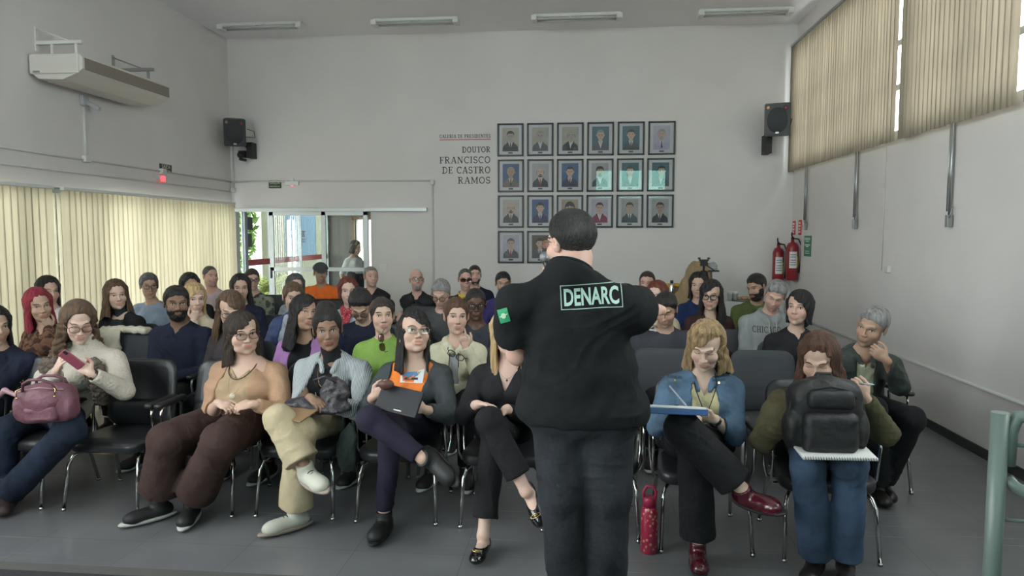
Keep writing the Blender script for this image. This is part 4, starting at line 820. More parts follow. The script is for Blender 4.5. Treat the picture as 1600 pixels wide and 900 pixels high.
# lettering on the back wall (slab serif capitals built from strokes)
def arc(cx, cy, rx, ry, a0, a1, n=14): return [(cx+rx*math.cos(R(a0+(a1-a0)*k/n)), cy+ry*math.sin(R(a0+(a1-a0)*k/n))) for k in range(n+1)]
TK, TN = .15, .075
def sf(x, y, w=.34): return ([(x-w/2, y), (x+w/2, y)], TN)
GLY = {
 'I': (.36, [([(.18,0),(.18,1)],TK), sf(.18,.03), sf(.18,.97)]),
 'L': (.62, [([(.17,0),(.17,1)],TK), sf(.17,.97), ([(.0,.035),(.60,.035)],TN), ([(.58,.03),(.58,.24)],TN)]),
 'E': (.66, [([(.17,0),(.17,1)],TK), ([(0,.035),(.60,.035)],TN), ([(0,.965),(.58,.965)],TN), ([(.17,.52),(.46,.52)],TN), ([(.60,.0),(.60,.22)],TN), ([(.58,1),(.58,.80)],TN), ([(.46,.42),(.46,.62)],TN)]),
 'F': (.62, [([(.17,0),(.17,1)],TK), sf(.17,.03), ([(0,.965),(.58,.965)],TN), ([(.17,.50),(.44,.50)],TN), ([(.58,1),(.58,.78)],TN), ([(.44,.40),(.44,.60)],TN)]),
 'H': (.80, [([(.17,0),(.17,1)],TK), ([(.63,0),(.63,1)],TK), ([(.17,.5),(.63,.5)],TN)]+[sf(x,y) for x in (.17,.63) for y in (.03,.97)]),
 'T': (.70, [([(.35,0),(.35,1)],TK), sf(.35,.03), ([(.02,.965),(.68,.965)],TN), ([(.04,1),(.04,.78)],TN), ([(.66,1),(.66,.78)],TN)]),
 'U': (.80, [([(.17,1),(.17,.30)]+arc(.40,.30,.23,.27,180,360)+[(.63,.30),(.63,1)],TK*.8), sf(.17,.97), sf(.63,.97,.28)]),
 'O': (.82, [(arc(.41,.5,.33,.46,0,360,28),TK*.8)]),
 'D': (.80, [([(.17,0),(.17,1)],TK), ([(0,.035),(.36,.035)]+arc(.36,.5,.34,.465,-90,90)+[(0,.965)],TK*.72)]),
 'C': (.74, [(arc(.42,.5,.35,.46,48,312,24),TK*.8), ([(.67,.97),(.67,.72)],TN)]),
 'G': (.80, [(arc(.42,.5,.35,.46,48,320,24),TK*.8), ([(.68,.08),(.68,.44)],TK*.8), sf(.66,.45,.3), ([(.67,.97),(.67,.72)],TN)]),
 'S': (.62, [(arc(.30,.73,.22,.23,35,270,14)+arc(.31,.27,.24,.235,90,-145,14)[1:],TK*.78), ([(.51,.97),(.51,.74)],TN), ([(.08,.03),(.08,.26)],TN)]),
 'P': (.68, [([(.17,0),(.17,1)],TK), sf(.17,.03), ([(0,.965),(.36,.965)]+arc(.36,.73,.24,.235,90,-90)+[(.17,.495)],TK*.7)]),
 'R': (.76, [([(.17,0),(.17,1)],TK), sf(.17,.03), ([(0,.965),(.36,.965)]+arc(.36,.74,.23,.225,90,-90)+[(.17,.515)],TK*.7), ([(.36,.50),(.62,.04)],TK*.85), sf(.66,.03,.22)]),
 'A': (.80, [([(.12,.02),(.40,1)],TN*1.2), ([(.42,1),(.68,.02)],TK), ([(.22,.34),(.58,.34)],TN), sf(.12,.03,.28), sf(.68,.03,.30)]),
 'N': (.84, [([(.15,0),(.15,1)],TN*1.2), ([(.15,.98),(.68,.02)],TK), ([(.68,0),(.68,1)],TN*1.2), sf(.15,.03,.28), sf(.10,.97,.22), sf(.68,.97,.28)]),
 'M': (.98, [([(.15,0),(.15,1)],TN*1.2), ([(.15,.98),(.48,.15)],TK*.9), ([(.48,.15),(.80,.98)],TN*1.1), ([(.82,0),(.82,1)],TK), sf(.15,.03,.28), sf(.82,.03,.30), sf(.10,.97,.2), sf(.88,.97,.2)]),
 ' ': (.36, [])}
def letters(mb, txt, x0, x1, z0, h, put):
    tot = sum(GLY[c][0] for c in txt)+.10*(len(txt)-1); sx = (x1-x0)/tot; x = 0
    for ch in txt:
        w_, st = GLY[ch]
        for pl, th in st:
            for i, (p, q) in enumerate(zip(pl, pl[1:])):
                a = Vector((p[0]*sx+x*sx, p[1]*h)); c = Vector((q[0]*sx+x*sx, q[1]*h)); d = c-a
                if d.length < 1e-6: continue
                d.normalize(); e = d*(th*h*.12 if len(pl) > 2 else 0); n = Vector((-d.y, d.x))*th*h*.5*(1 if abs(d.y) < .3 else sx/h*1.15 if sx/h < 1 else 1)
                mb.poly([put(x0+v.x, z0+v.y) for v in (a-e-n, c+e-n, c+e+n, a-e+n)])
        x += w_+.10
def wall_put(x, z): return (x, YB-.004, z)
for txt, (x0, x1, z0, h), lab in (('GALERIA DE PRESIDENTES', (-2.13,-1.345,3.165,.052), 'small dark heading lettering with a red underline on the back wall'), ('DOUTOR', (-1.78,-1.35,2.945,.085), 'dark slab serif word, first and shortest line beside the portraits'),
        ('FRANCISCO', (-2.13,-1.35,2.785,.100), 'dark slab serif word, second line beside the portraits'), ('DE CASTRO', (-2.09,-1.35,2.632,.100), 'dark slab serif words, third line beside the portraits'), ('RAMOS', (-1.85,-1.35,2.478,.100), 'dark slab serif word, lowest line beside the portraits')):
    o = empty('wall_lettering', ((x0+x1)/2, YB, z0)); tag(o, lab, 'lettering'); wd = txt.split(' '); tw = [sum(GLY[c][0] for c in q)+.10*(len(q)-1) for q in wd]; k_ = (x1-x0)/(sum(tw)+.56*(len(wd)-1)); xq = x0
    for q, tq in zip(wd, tw):
        mb = MB(); letters(mb, q, xq, xq+tq*k_, z0, h, lambda x, z: (x-(x0+x1)/2, -.004, z-z0)); mb.build('word', ink_m, o); xq += (tq+.56)*k_
    if txt[0] == 'G': MB().b2((-.3925,-.006,-.030),(.3925,-.002,-.020)).build('underline', red_m, o)

# framed portraits
skinp = [mat('portrait_skin_%d'%i, c, rough=.5) for i, c in enumerate([(.50,.36,.27),(.58,.40,.31),(.42,.27,.20),(.40,.36,.31)])]
frame_m = mat('black_frame', (.012,.011,.012), rough=.35); matte_m = mat('picture_mount', (.62,.62,.63), rough=.7); plate_m = mat('name_plate', (.07,.065,.06), rough=.4)
def pm(n, c): return mat('portrait_'+n, c, rough=.45, var=.10, vscale=14)
BG = dict(sepia=pm('sepia',(.40,.37,.30)), teal=pm('teal',(.05,.13,.17)), blue=pm('blue',(.04,.10,.22)), grey=pm('grey',(.36,.37,.37)), pale=pm('pale',(.46,.43,.52)), tan=pm('tan',(.36,.30,.20)), dark=pm('dark',(.10,.07,.05)), beige=pm('beige',(.46,.42,.36)))
SU = dict(black=pm('suit_black',(.02,.02,.025)), navy=pm('suit_navy',(.02,.022,.07)), grey=pm('suit_grey',(.10,.10,.12)), brown=pm('suit_brown',(.16,.12,.10)), lilac=pm('suit_lilac',(.42,.38,.52)), maroon=pm('suit_maroon',(.25,.02,.07)), green=pm('suit_green',(.05,.08,.08)), blue=pm('suit_blue',(.12,.16,.30)))
HR = dict(black=pm('hair_black',(.015,.013,.012)), grey=pm('hair_grey',(.30,.29,.28)), brown=pm('hair_brown',(.06,.035,.02)), bald=None)
TI = dict(black=pm('tie_black',(.02,.02,.02)), red=pm('tie_red',(.30,.03,.04)), blue=pm('tie_blue',(.05,.06,.16)), none=None, brown=pm('tie_brown',(.14,.07,.05)))
shirt_p = pm('shirt',(.60,.60,.60))
def portrait(lab, col_, row, bg, suit, hair_, tie, sk, glasses=False, beard=None, lean=0, hw=1, longh=False):
    x = -1.043+col_*.4485+(.012 if row > 0 else 0)*(col_-2)*-.25; z = 3.125-row*.5365; o = empty('framed_portrait', (x, YB-.002, z)); tag(o, lab, 'picture', 'framed portraits on the back wall')
    W_, H_ = .197, .244; f = MB()
    for a, c in (((-W_,-.03,-H_),(W_,0,-H_+.024)), ((-W_,-.03,H_-.024),(W_,0,H_)), ((-W_,-.03,-H_),(-W_+.024,0,H_)), ((W_-.024,-.03,-H_),(W_,0,H_))): f.b2(a, c, .003)
    f.build('frame', frame_m, o); MB().b2((-W_+.015,-.010,-H_+.015),(W_-.015,-.004,H_-.015)).build('mount', matte_m, o)
    MB().b2((-.034,-.013,-.205),(.034,-.010,-.182)).build('name_plate', plate_m, o)
    ms = [BG[bg], SU[suit], shirt_p, skinp[sk], HR[hair_] or skinp[sk], TI[tie] or shirt_p, ink_m]; b = MB(); w2, h2, cz = .125, .175, .005
    def sh(pts, layer, mi):
        k1, k2 = (1, 1) if layer == 0 or layer == 2 else (1.24, 1.14)
        b.poly([(px_*k1, -.0110-.0006*layer, (-.155+(pz_+.155)*k2)+cz) if k1 > 1 else (px_, -.0110-.0006*layer, pz_+cz) for px_, pz_ in pts], mi)
    def el(cx, cz_, rx, rz, layer, mi, a0=0, a1=360, n=22): sh([(cx+rx*math.cos(R(a0+(a1-a0)*k/n)), cz_+rz*math.sin(R(a0+(a1-a0)*k/n))) for k in range(n if a1-a0 == 360 else n+1)], layer, mi)
    sh([(-w2,-h2),(w2,-h2),(w2,h2),(-w2,h2)], 0, 0); L_x = lean*.012
    if longh: el(L_x, .035, .060*hw, .072, 1, 4); sh([(-.06+L_x,.03),(-.055+L_x,-.045),(.055+L_x,-.045),(.06+L_x,.03)], 1.2, 4)
    sh([(-.118,-h2),(-.112,-.105),(-.085,-.075),(-.035,-.052),(.035,-.052),(.085,-.075),(.112,-.105),(.118,-h2)], 2, 1)
    sh([(-.030+L_x,-.050),(.030+L_x,-.050),(.002,-.150)], 3, 2); sh([(-.022+L_x,-.058),(-.022+L_x,-.01),(.022+L_x,-.01),(.022+L_x,-.058),(0,-.072)], 4, 3)
    sh([(-.030+L_x,-.048),(-.052,-.068),(-.030,-.10),(0,-.155),(-.004,-.155),(-.012,-.11)], 4.3, 1); sh([(.030+L_x,-.048),(.052,-.068),(.030,-.10),(0,-.155),(.004,-.155),(.012,-.11)], 4.3, 1)
    if tie != 'none': sh([(-.009,-.070),(.009,-.070),(.006,-.085),(.011,-.140),(0,-.155),(-.011,-.140),(-.006,-.085)], 4.6, 5)
    el(L_x-.043, .022, .008, .014, 4.8, 3); el(L_x+.043, .022, .008, .014, 4.8, 3)
    if HR[hair_]: el(L_x, .045, .046*hw, .050, 5, 4)
    el(L_x, .020, .041*hw, .055, 6, 3)
    if HR[hair_]:
        el(L_x, .058, .042*hw, .026, 7, 4, 0, 180)
        if longh: sh([(-.04+L_x,.062),(-.03+L_x,.035),(0+L_x,.052),(.03+L_x,.035),(.04+L_x,.062)], 7.1, 4)
    else: sh([(-.043+L_x,.04),(-.046+L_x,.0),(-.039+L_x,.005),(-.038+L_x,.04)], 7, 6 if False else 1); sh([(.043+L_x,.04),(.046+L_x,.0),(.039+L_x,.005),(.038+L_x,.04)], 7, 1)
    for sx in (-1,1):
        sh([(L_x+sx*.009,.030),(L_x+sx*.024,.031),(L_x+sx*.024,.035),(L_x+sx*.009,.035)], 8, 6); el(L_x+sx*.0165, .022, .0045, .003, 8, 6, n=8)
        if glasses: 
            for k in range(12):
                a, c = R(k*30), R(k*30+30); sh([(L_x+sx*.018+q*math.cos(t), .021+q*.8*math.sin(t)) for q, t in ((.012,a),(.012,c),(.0145,c),(.0145,a))], 9, 6)
    sh([(L_x-.005,.0),(L_x+.006,.0),(L_x+.003,.004),(L_x-.002,.004)], 8, 6); sh([(L_x-.013,-.016),(L_x+.013,-.016),(L_x+.009,-.0195),(L_x-.009,-.0195)], 8, 5 if tie == 'red' else 6)
    if beard: el(L_x, -.022, .028, .022, 7.5, 4 if HR[hair_] else 6, 180, 360); el(L_x, -.009, .018, .006, 7.6, 4 if HR[hair_] else 6)
    b.build('photograph', ms, o); g = MB(); g.poly([(-W_+.02,-.021,-H_+.02),(W_-.02,-.021,-H_+.02),(W_-.02,-.021,H_-.02),(-W_+.02,-.021,H_-.02)]); g.build('picture_glass', glassm('picture_glass', (1,1,1), .0, .01), o)
PT = [('top row, first from the left: sepia portrait of a man with glasses in a dark suit',0,0,'sepia','black','black','black',3,1,0,0), ('top row, second from the left: sepia portrait of a white haired man in glasses',1,0,'sepia','grey','grey','none',3,1,0,0),
 ('top row, third from the left: sepia portrait of a bald man leaning sideways',2,0,'sepia','black','bald','none',3,0,0,1), ('top row, fourth from the left: grey haired man on a teal background',3,0,'teal','grey','grey','none',1,1,0,0),
 ('top row, fifth from the left: man in dark suit on a teal background',4,0,'teal','green','brown','brown',1,0,0,0), ('top row, last on the right: lilac toned portrait of a bearded man with black tie',5,0,'pale','lilac','grey','black',1,0,1,0),
 ('second row, first from the left: man in a brown jacket on dark blue',0,1,'blue','brown','grey','black',2,0,0,0), ('second row, second from the left: balding man with moustache on grey',1,1,'grey','black','bald','red',1,0,1,0),
 ('second row, third from the left: man with glasses in navy suit on blue',2,1,'blue','navy','black','black',1,1,0,0), ('second row, fourth from the left: man with moustache on pale green grey',3,1,'grey','green','black','none',0,0,1,0),
 ('second row, fifth from the left: portrait with glare on teal background',4,1,'teal','green','brown','none',1,0,0,0), ('second row, last on the right: dark haired person on a teal background',5,1,'teal','green','black','none',0,0,0,1),
 ('third row, first from the left: bald bearded man with glasses and patterned tie',0,2,'beige','black','bald','brown',1,1,1,0), ('third row, second from the left: dark haired man in navy suit on blue',1,2,'blue','navy','black','blue',1,0,0,0),
 ('third row, third from the left: woman with dark bobbed hair on tan background',2,2,'tan','blue','black','none',1,0,0,0), ('third row, fourth from the left: person in a maroon jacket on pale grey',3,2,'pale','maroon','brown','none',1,1,0,0),
 ('third row, fifth from the left: man in dark grey suit and tie on pale grey',4,2,'grey','green','brown','blue',0,0,0,0), ('third row, last on the right: man with glasses in black suit and grey tie',5,2,'grey','black','black','blue',2,1,0,0),
 ('bottom row, first from the left: man in grey suit with red tie',0,3,'pale','grey','brown','red',1,1,0,0), ('bottom row, second from the left: smiling man in grey suit near the standing man',1,3,'dark','grey','black','black',1,0,0,0)]
for i, (lab, c_, r_, bg, su, ha, ti, sk, gl, bd, ln) in enumerate(PT): portrait(' '.join(('framed portrait, '+lab).split()[:16]), c_, r_, bg, su, ha, ti, sk, gl, bd, ln, longh=(i == 14))

# handrail at the stage steps
o = empty('handrail', (1.20, 2.10, .35)); tag(o, 'grey green painted tubular handrail at the stage edge, lower right', 'handrail'); hr = mat('grey_green_paint', (.125,.165,.150), rough=.4)
MB().tube([(0,0,0),(0,0,.853)], .0235, n=20).build('post', hr, o)
MB().tube([(.028,0,.70),(.030,0,.80),(.045,-.005,.842),(.085,-.02,.845),(.20,-.06,.80),(.75,-.20,.56),(.95,-.26,.10),(.95,-.26,-.35)], .019, n=14).build('top_rail', hr, o)
MB().tube([(.028,0,.66),(.045,-.01,.64),(.20,-.06,.56),(.93,-.25,.24)], .017, n=14).build('lower_rail', hr, o)
for z in (.76,.54): MB().tube([(.02,.0,z),(.085,-.01,z),(.10,-.015,z+.02),(.10,-.02,z+.075)], .006, n=8).build('brace', hr, o)
# ------------------------------------------------------------------ chairs
vinyl = mat('black_vinyl', (.022,.023,.026), rough=.36, spec=.45, bump=(30,.12,.004)); fabricblk = mat('dark_grey_upholstery', (.040,.043,.050), rough=.75, bump=(120,.25,.002)); ply = mat('plywood_edge', (.30,.17,.08), rough=.5)
def chair_meshes(q):
    h = .008 if q == 0 else .013; D = {}
    a = R(11); Rb = np.array(rotx(-a), float)
    def backf(x, y, z):
        q0 = np.abs(x)-(.235-.085)-.010*np.clip((.1-z)/.2, -1, 1); q2 = np.abs(z)-(.225-.085); d2 = np.sqrt(np.maximum(q0,0)**2+np.maximum(q2,0)**2)+np.minimum(np.maximum(q0,q2),0)-.085
        yy = y-.9*(x*x)*-.35; q1 = np.abs(yy)-.026+.012*np.clip(d2/.05+1, 0, 1); m = np.maximum(d2, q1)
        return np.where((d2 > -.02) & (q1 > -.02), np.sqrt(np.maximum(d2+.02,0)**2+np.maximum(q1+.02,0)**2)-.02, m)+.004*np.exp(-((z+.07)/.012)**2)
    V, Q = field([('u', loc_fn(backf, (0,.235,.645), Rb, 1., (-.25,-.06,-.23), (.25,.06,.23)), 0)], h); D['backrest'] = to_mesh('backrest', V, Q)
    sf_ = lambda x, y, z: (lambda d2, q1: np.sqrt(np.maximum(d2+.025,0)**2+np.maximum(q1+.025,0)**2)-.025)(np.sqrt(np.maximum(np.abs(x)-.13-.02*np.clip(-y/.2,-1,1),0)**2+np.maximum(np.abs(y)-.12,0)**2)-.105, np.abs(z+.012*np.clip((-y-.15)/.1,0,1)-.010*np.clip(1-(x*x+y*y)/.05,0,1))-.034)
    V, Q = field([('u', (lambda X, Y, Z: sf_(X, Y, Z-.395), np.array((-.25,-.24,.33)), np.array((.25,.24,.45))), 0)], h); D['seat'] = to_mesh('seat', V, Q)
    for n in ('backrest','seat'): D[n].materials.append(vinyl if q == 0 else fabricblk)
    b = MB(); b.lathe([(.20,0),(.222,.004),(.222,.012)], (0,0,.350), 28, M=Matrix.Diagonal((1,.98,1,1))); D['seat_shell'] = b.mesh('seat_shell'); D['seat_shell'].materials.append(ply)
    for k, sx in (('l',-1),('r',1)):
        b = MB(); b.tube([(sx*.17,-.10,.342),(sx*.195,-.15,.340),(sx*.215,-.185,.325),(sx*.228,-.21,.28),(sx*.240,-.255,.012)], .0115, n=8).lathe([(.014,0),(.014,.018)], (sx*.240,-.256,0), 8); D['front_'+k] = b.mesh('leg')
        b = MB(); b.tube([(sx*.17,.08,.342),(sx*.19,.16,.340),(sx*.205,.20,.32),(sx*.215,.215,.27),(sx*.235,.28,.012)], .0115, n=8).lathe([(.014,0),(.014,.018)], (sx*.235,.281,0), 8); D['rear_'+k] = b.mesh('leg')
        b = MB(); b.tube([(sx*.20,-.04,.350),(sx*.262,-.06,.352),(sx*.272,-.09,.40),(sx*.274,-.125,.58),(sx*.274,-.115,.618),(sx*.274,-.07,.628),(sx*.274,.06,.628),(sx*.274,.10,.61),(sx*.272,.08,.42),(sx*.262,.05,.354),(sx*.20,.04,.350)], .0095, n=8, flat=1.0)
        D['sup_'+k] = b.mesh('arm_support')
        V, Q = field([('u', rbox((sx*.274,-.015,.645),(.026,.155,.016),.015), 0)], .007 if q == 0 else .012); D['pad_'+k] = to_mesh('armrest', V, Q); D['pad_'+k].materials.append(black_m)
        for n in ('front_','rear_','sup_'): D[n+k].materials.append(chrome_m if q == 0 else steel_m)
    b = MB(); b.tube([(-.2,-.10,.342),(.2,-.10,.342)], .011, n=8).tube([(-.2,.08,.342),(.2,.08,.342)], .011, n=8).b2((-.03,.10,.335),(.03,.24,.345)).tube([(0,.2,.34),(0,.285,.42),(0,.28,.62)], .014, n=8); D['frame'] = b.mesh('frame'); D['frame'].materials.append(steel_m)
    return D
CH = [chair_meshes(0), chair_meshes(1)]
def chair(x, y, rz, label, q=1):
    o = empty('armchair', (x, y, 0), R(rz)); tag(o, label, 'chair', 'black padded armchairs set out in rows')
    D = CH[0 if q == 0 else 1]
    for n, nm in (('seat','seat'),('backrest','backrest'),('seat_shell','seat_shell'),('frame','frame'),('front_l','leg'),('front_r','leg'),('rear_l','leg'),('rear_r','leg'),('sup_l','arm_support'),('sup_r','arm_support'),('pad_l','armrest'),('pad_r','armrest')): link(nm, D[n], None, o)
    return o

# ------------------------------------------------------------------ wardrobe
B_ = (.010,.010,.012)
mat('black_shoe', (.012,.012,.013), rough=.6); mat('white_sole', (.55,.55,.52), rough=.6); mat('cream_shoe', (.50,.49,.42), rough=.6); mat('rubber_sole', (.30,.24,.20), rough=.7); mat('patent_black', (.010,.010,.011), rough=.12, coat=.6); mat('brown_boot', (.035,.020,.018), rough=.5); mat('burgundy_patent', (.075,.008,.016), rough=.22, coat=.5); mat('lace', (.05,.05,.05), rough=.7); mat('gold', (.55,.42,.20), rough=.25, metal=1)
mat('dark_leather', (.014,.012,.011), rough=.35)
K = dict(
 black=cloth('black_cloth', (.012,.012,.014)), black2=cloth('black_jersey', (.016,.016,.019)), navy=cloth('navy_cloth', (.014,.018,.038)), dnavy=cloth('dark_navy_leggings', (.018,.016,.032), bump=(20,.2,.01)), charcoal=cloth('charcoal_knit', (.055,.062,.066)),
 cream=cloth('cream_knit', (.53,.475,.41), bump=(55,.9,.012)), turtlew=cloth('ivory_knit', (.56,.52,.42), bump=(90,.6,.006)), beige=cloth('beige_cardigan', (.40,.245,.155)), beigetop=cloth('beige_top', (.42,.30,.19)), brownp=cloth('dark_brown_trousers', (.050,.028,.024)),
 blazer=cloth('striped_blazer', (.43,.44,.45), pattern=('stripe_v',(.16,.19,.21),34)), khaki=cloth('khaki_trousers', (.46,.38,.25)), green=cloth('green_sweater', (.22,.36,.08), bump=(70,.9,.008)), hoodie=cloth('pale_cream_hoodie', (.58,.55,.40)), grey=cloth('grey_hoodie', (.25,.27,.27)),
 denim=cloth('denim_jacket', (.075,.125,.19), var=.6, vscale=4), jeans=cloth('blue_jeans', (.048,.080,.135), var=.55, vscale=3.5), djeans=cloth('dark_jeans', (.012,.020,.038), var=.25), yellow=cloth('pale_yellow_shirt', (.50,.44,.26)), olive=cloth('olive_coat', (.075,.068,.036)), dgreen=cloth('dark_green_jacket', (.045,.055,.050)),
 orange=cloth('orange_shirt', (.75,.20,.04)), police=cloth('grey_uniform', (.040,.042,.052)), wine=cloth('dark_wine_coat', (.040,.016,.016)), moss=cloth('moss_green_jacket', (.085,.11,.035)), blue=cloth('navy_blouse', (.012,.025,.085)), pinktee=cloth('pale_pink_shirt', (.48,.38,.40)), bluegrey=cloth('blue_grey_top', (.22,.27,.35)),
 camo=cloth('camouflage_shirt', (.20,.21,.16), pattern=('blotch',(.05,.055,.045),16)), ysweat=cloth('striped_sweater', (.025,.028,.035)), rust=cloth('brown_print_blouse', (.17,.085,.055), pattern=('blotch',(.06,.028,.022),22)), lilac=cloth('lilac_coat', (.36,.18,.40)), puffer=cloth('blue_puffer_jacket', (.05,.075,.18), rough=.55, bump=(20,.3,.01)), palej=cloth('pale_blue_grey_jacket', (.42,.47,.53)),
 oran=cloth('orange_uniform', (.80,.17,.03)), red=cloth('red_shirt', (.26,.02,.04)), pinkscarf=cloth('red_print_scarf', (.50,.05,.07), pattern=('spots',(.55,.40,.40),60)), scarf=cloth('yellow_scarf', (.62,.44,.06)), scout=cloth('dark_olive_uniform', (.05,.055,.035)), vest=cloth('black_vest', (.014,.015,.017), rough=.6), plum=cloth('dark_plum_shirt', (.055,.045,.050)), greytee=cloth('dark_grey_shirt', (.065,.068,.07)),
 purple=cloth('purple_blue_jacket', (.05,.04,.15)), white=cloth('white_shirt', (.60,.60,.58)), offw=cloth('off_white_top', (.55,.55,.50)), tan=cloth('tan_cloth', (.36,.26,.15)), pgrey=cloth('light_grey_shirt', (.40,.41,.42)), dblue=cloth('deep_blue_shirt', (.03,.05,.12)), bknit=cloth('beige_knit', (.46,.38,.28)), tee=cloth('black_cotton', (.0085,.0095,.0105), bump=(9,.55,.03), var=.10, rough=.88), bjeans=cloth('washed_black_jeans', (.022,.024,.029), var=.45, vscale=5, bump=(40,.6,.01)), collar=cloth('pale_collar', (.50,.48,.36)))
def T_(n, m, **k): return dict(n=n, m=K[m], **k)
w = lambda px, py, Y: at(px, py, Y)
blk = K['black']
WP = 4.22
CHX = {}
def seat(x, y, rz, who, q=1, label=None):
    chair(x, y, rz, label or 'black padded armchair holding '+who, q); return (x, y)

# ------------------------------------------------------------------ first row
# woman cut off by the left edge
person('woman in black with long dark hair, cut off by the left edge of the photo', (-8,510,4.42), seat(-4.17,4.25,4,'the woman in black cut off by the left edge',0), look=(18,5,0), skin='olive', hair=('long',dict(L=.34,flare=.05)), hc='black', tops=[T_('jacket','navy',e=.03)], girth=1.25, q=0, trousers=blk, hem=.07, shoes=('shoe','black_shoe',None),
       legs=(dict(knee=(-.10,-.40,.51), ankle=(-.2,-.34,.095)), dict(knee=(.02,-.40,.51), ankle=(-.06,-.36,.095))))
# woman with phone
ph = person('woman in glasses and cream knit looking down at her phone, pink handbag on her lap', (123,504,4.17), seat(-3.56,4.22,0,'the woman looking at her phone',0), look=(6,20,0), skin='fair', hair=('curly',dict(L=.27,flare=.06,t=.016,wx=1.03)), hc='brown', girth=1.3, q=0, glasses='brown', lids=True,
       tops=[T_('sweater','cream',e=.018,neck='turtle',rib=True,cuff=.10)], trousers=K['djeans'], hem=.085, shoes=('boot','brown_boot',None),
       l=(w(88,580,3.92), (.55,-.25,.80), (.55,.75,-.2)), r=(w(142,583,3.90), (-.78,-.10,.62), (.1,.75,-.65)), lh=dict(curl=.35, spread=1.1, thumb=.2), rh=dict(curl=.75, thumb=.3),
       legs=(dict(knee=w(12,672,4.0), ankle=w(0,790,3.98), toe=w(-18,812,3.9)), dict(knee=w(110,672,3.80), ankle=w(14,768,3.95), toe=w(8,800,3.86))), pel=(.08,.10,.54))
# woman in beige cardigan
bc = person('woman in beige cardigan and wide dark brown trousers, hands clasped on her lap', (379,521,4.22), seat(-2.32,4.22,0,'the woman in beige cardigan',0), look=(17,4,-3), skin='light', hair=('long',dict(L=.20,flare=.02,t=.012,part=1)), hc='darkbrown', girth=1.48, q=0, glasses='brown', face=dict(fat=1.2,w=1.07),
       tops=[T_('top','beigetop',e=.010,neck='wide',v=.09,vs=.9), T_('cardigan','beige',e=.018,open=(.085,.12,.02),cuff=.14)], trousers=K['brownp'], hem=.120, hem_up=.085, thigh=1.12, shoes=('sneaker','black_shoe','white_sole'), belly=.8,
       l=(w(342,630,3.90), (.85,-.35,-.10), (-.1,.45,-.9)), r=(w(395,632,3.90), (-.85,-.30,-.08), (.1,.5,-.85)), lh=dict(curl=.9), rh=dict(curl=.8),
       legs=(dict(knee=w(262,688,3.80), ankle=w(248,792,3.90), toe=w(212,822,3.80)), dict(knee=w(345,690,3.74), ankle=w(300,793,3.92), toe=w(291,822,3.80))), pel=(.17,.07,.545))
# woman in striped blazer
sb = person('woman in pale striped blazer and khaki trousers, legs crossed, hands folded', (512,515,4.20), seat(-1.70,4.24,0,'the woman in striped blazer',0), look=(0,4,-4), skin='brown', hair=('tied',dict(t=.011,fr=.072,bun=((.0,.055,.115),(.055,.05,.045)))), hc='black', girth=1.0, q=0,
       tops=[T_('turtleneck','black',e=.010,neck='turtle'), T_('blazer','blazer',e=.022,open=(.070,.05,-.02),lapel=True,cuff=.16,cuffw=1.6,neck='v',fold=.006)], trousers=K['khaki'], hem=.098, hem_up=.03, shoes=('sneaker','cream_shoe','rubber_sole'), sw=.185,
       l=(w(486,622,3.86), (.80,-.45,-.28), (-.2,.30,-.9)), r=(w(518,630,3.90), (-.85,-.35,-.18), (.2,.5,-.85)), lh=dict(curl=.8), rh=dict(curl=.9),
       legs=(dict(knee=w(436,655,3.72), ankle=w(476,728,3.66), toe=w(508,748,3.50)), dict(knee=w(470,672,3.78), ankle=w(462,805,3.84), toe=w(418,828,3.72))), pel=(.02,.07,.54))
# woman in orange shirt
og = person('woman in clear glasses, orange printed shirt and charcoal cardigan, legs crossed in dark leggings', (648,519,4.20), seat(-1.07,4.22,0,'the woman in orange shirt',0), look=(14,-10,4), skin='light', hair=('long',dict(L=.24,flare=.015,t=.013,part=-1,wx=1.03)), hc='black', girth=1.18, q=0, glasses='metal', face=dict(fat=1.0,w=1.03), mouth=.004,
       tops=[T_('shirt','orange',e=.010,neck='v',v=.09,vs=.55,bvh=True), T_('cardigan','charcoal',e=.018,open=(.125,.075,.0),xo=-.01,cuff=.16)], trousers=K['dnavy'], hem=.050, shoes=('sneaker','black_shoe','black_shoe'),
       l=(w(583,620,3.86), (.80,-.15,.50), (.1,.9,.25)), r=(w(664,640,3.84), (-.85,-.25,.30), (.1,.7,-.5)), lh=dict(curl=.8), rh=dict(curl=.85),
       legs=(dict(knee=w(578,655,3.66), ankle=w(661,716,3.60), toe=w(688,748,3.50)), dict(knee=w(612,668,3.80), ankle=w(600,800,3.84), toe=w(582,850,3.64))), pel=(.0,.07,.54), thigh=.9)
# blonde woman partly behind the speaker
bw = person('blonde woman in black, her face hidden behind the standing speaker, crossed legs in black flats', (792,521,4.16), seat(-.44,4.20,0,'the blonde woman in black',0), look=(4,0,-4), skin='fair', hair=('long',dict(L=.30,flare=.03,t=.013)), hc='blonde', girth=1.0, q=0, sw=.175,
       tops=[T_('blouse','black2',e=.014,neck='v',v=.16,vs=.42,cuff=.12)], trousers=blk, hem=.070, hem_up=.09, shoes=('flat','patent_black',None),
       l=(w(745,632,3.85), (.85,-.45,.12), (0,-.3,-1)), r=(w(790,640,3.86), (-.6,-.5,-.5), (0,-.1,-1)), lh=dict(curl=.35), rh=dict(curl=.5),
       legs=(dict(knee=w(765,656,3.66), ankle=w(822,768,3.60), toe=w(838,816,3.48)), dict(knee=w(772,668,3.82), ankle=w(755,846,3.62), toe=w(746,880,3.50))), pel=(-.02,.07,.54))
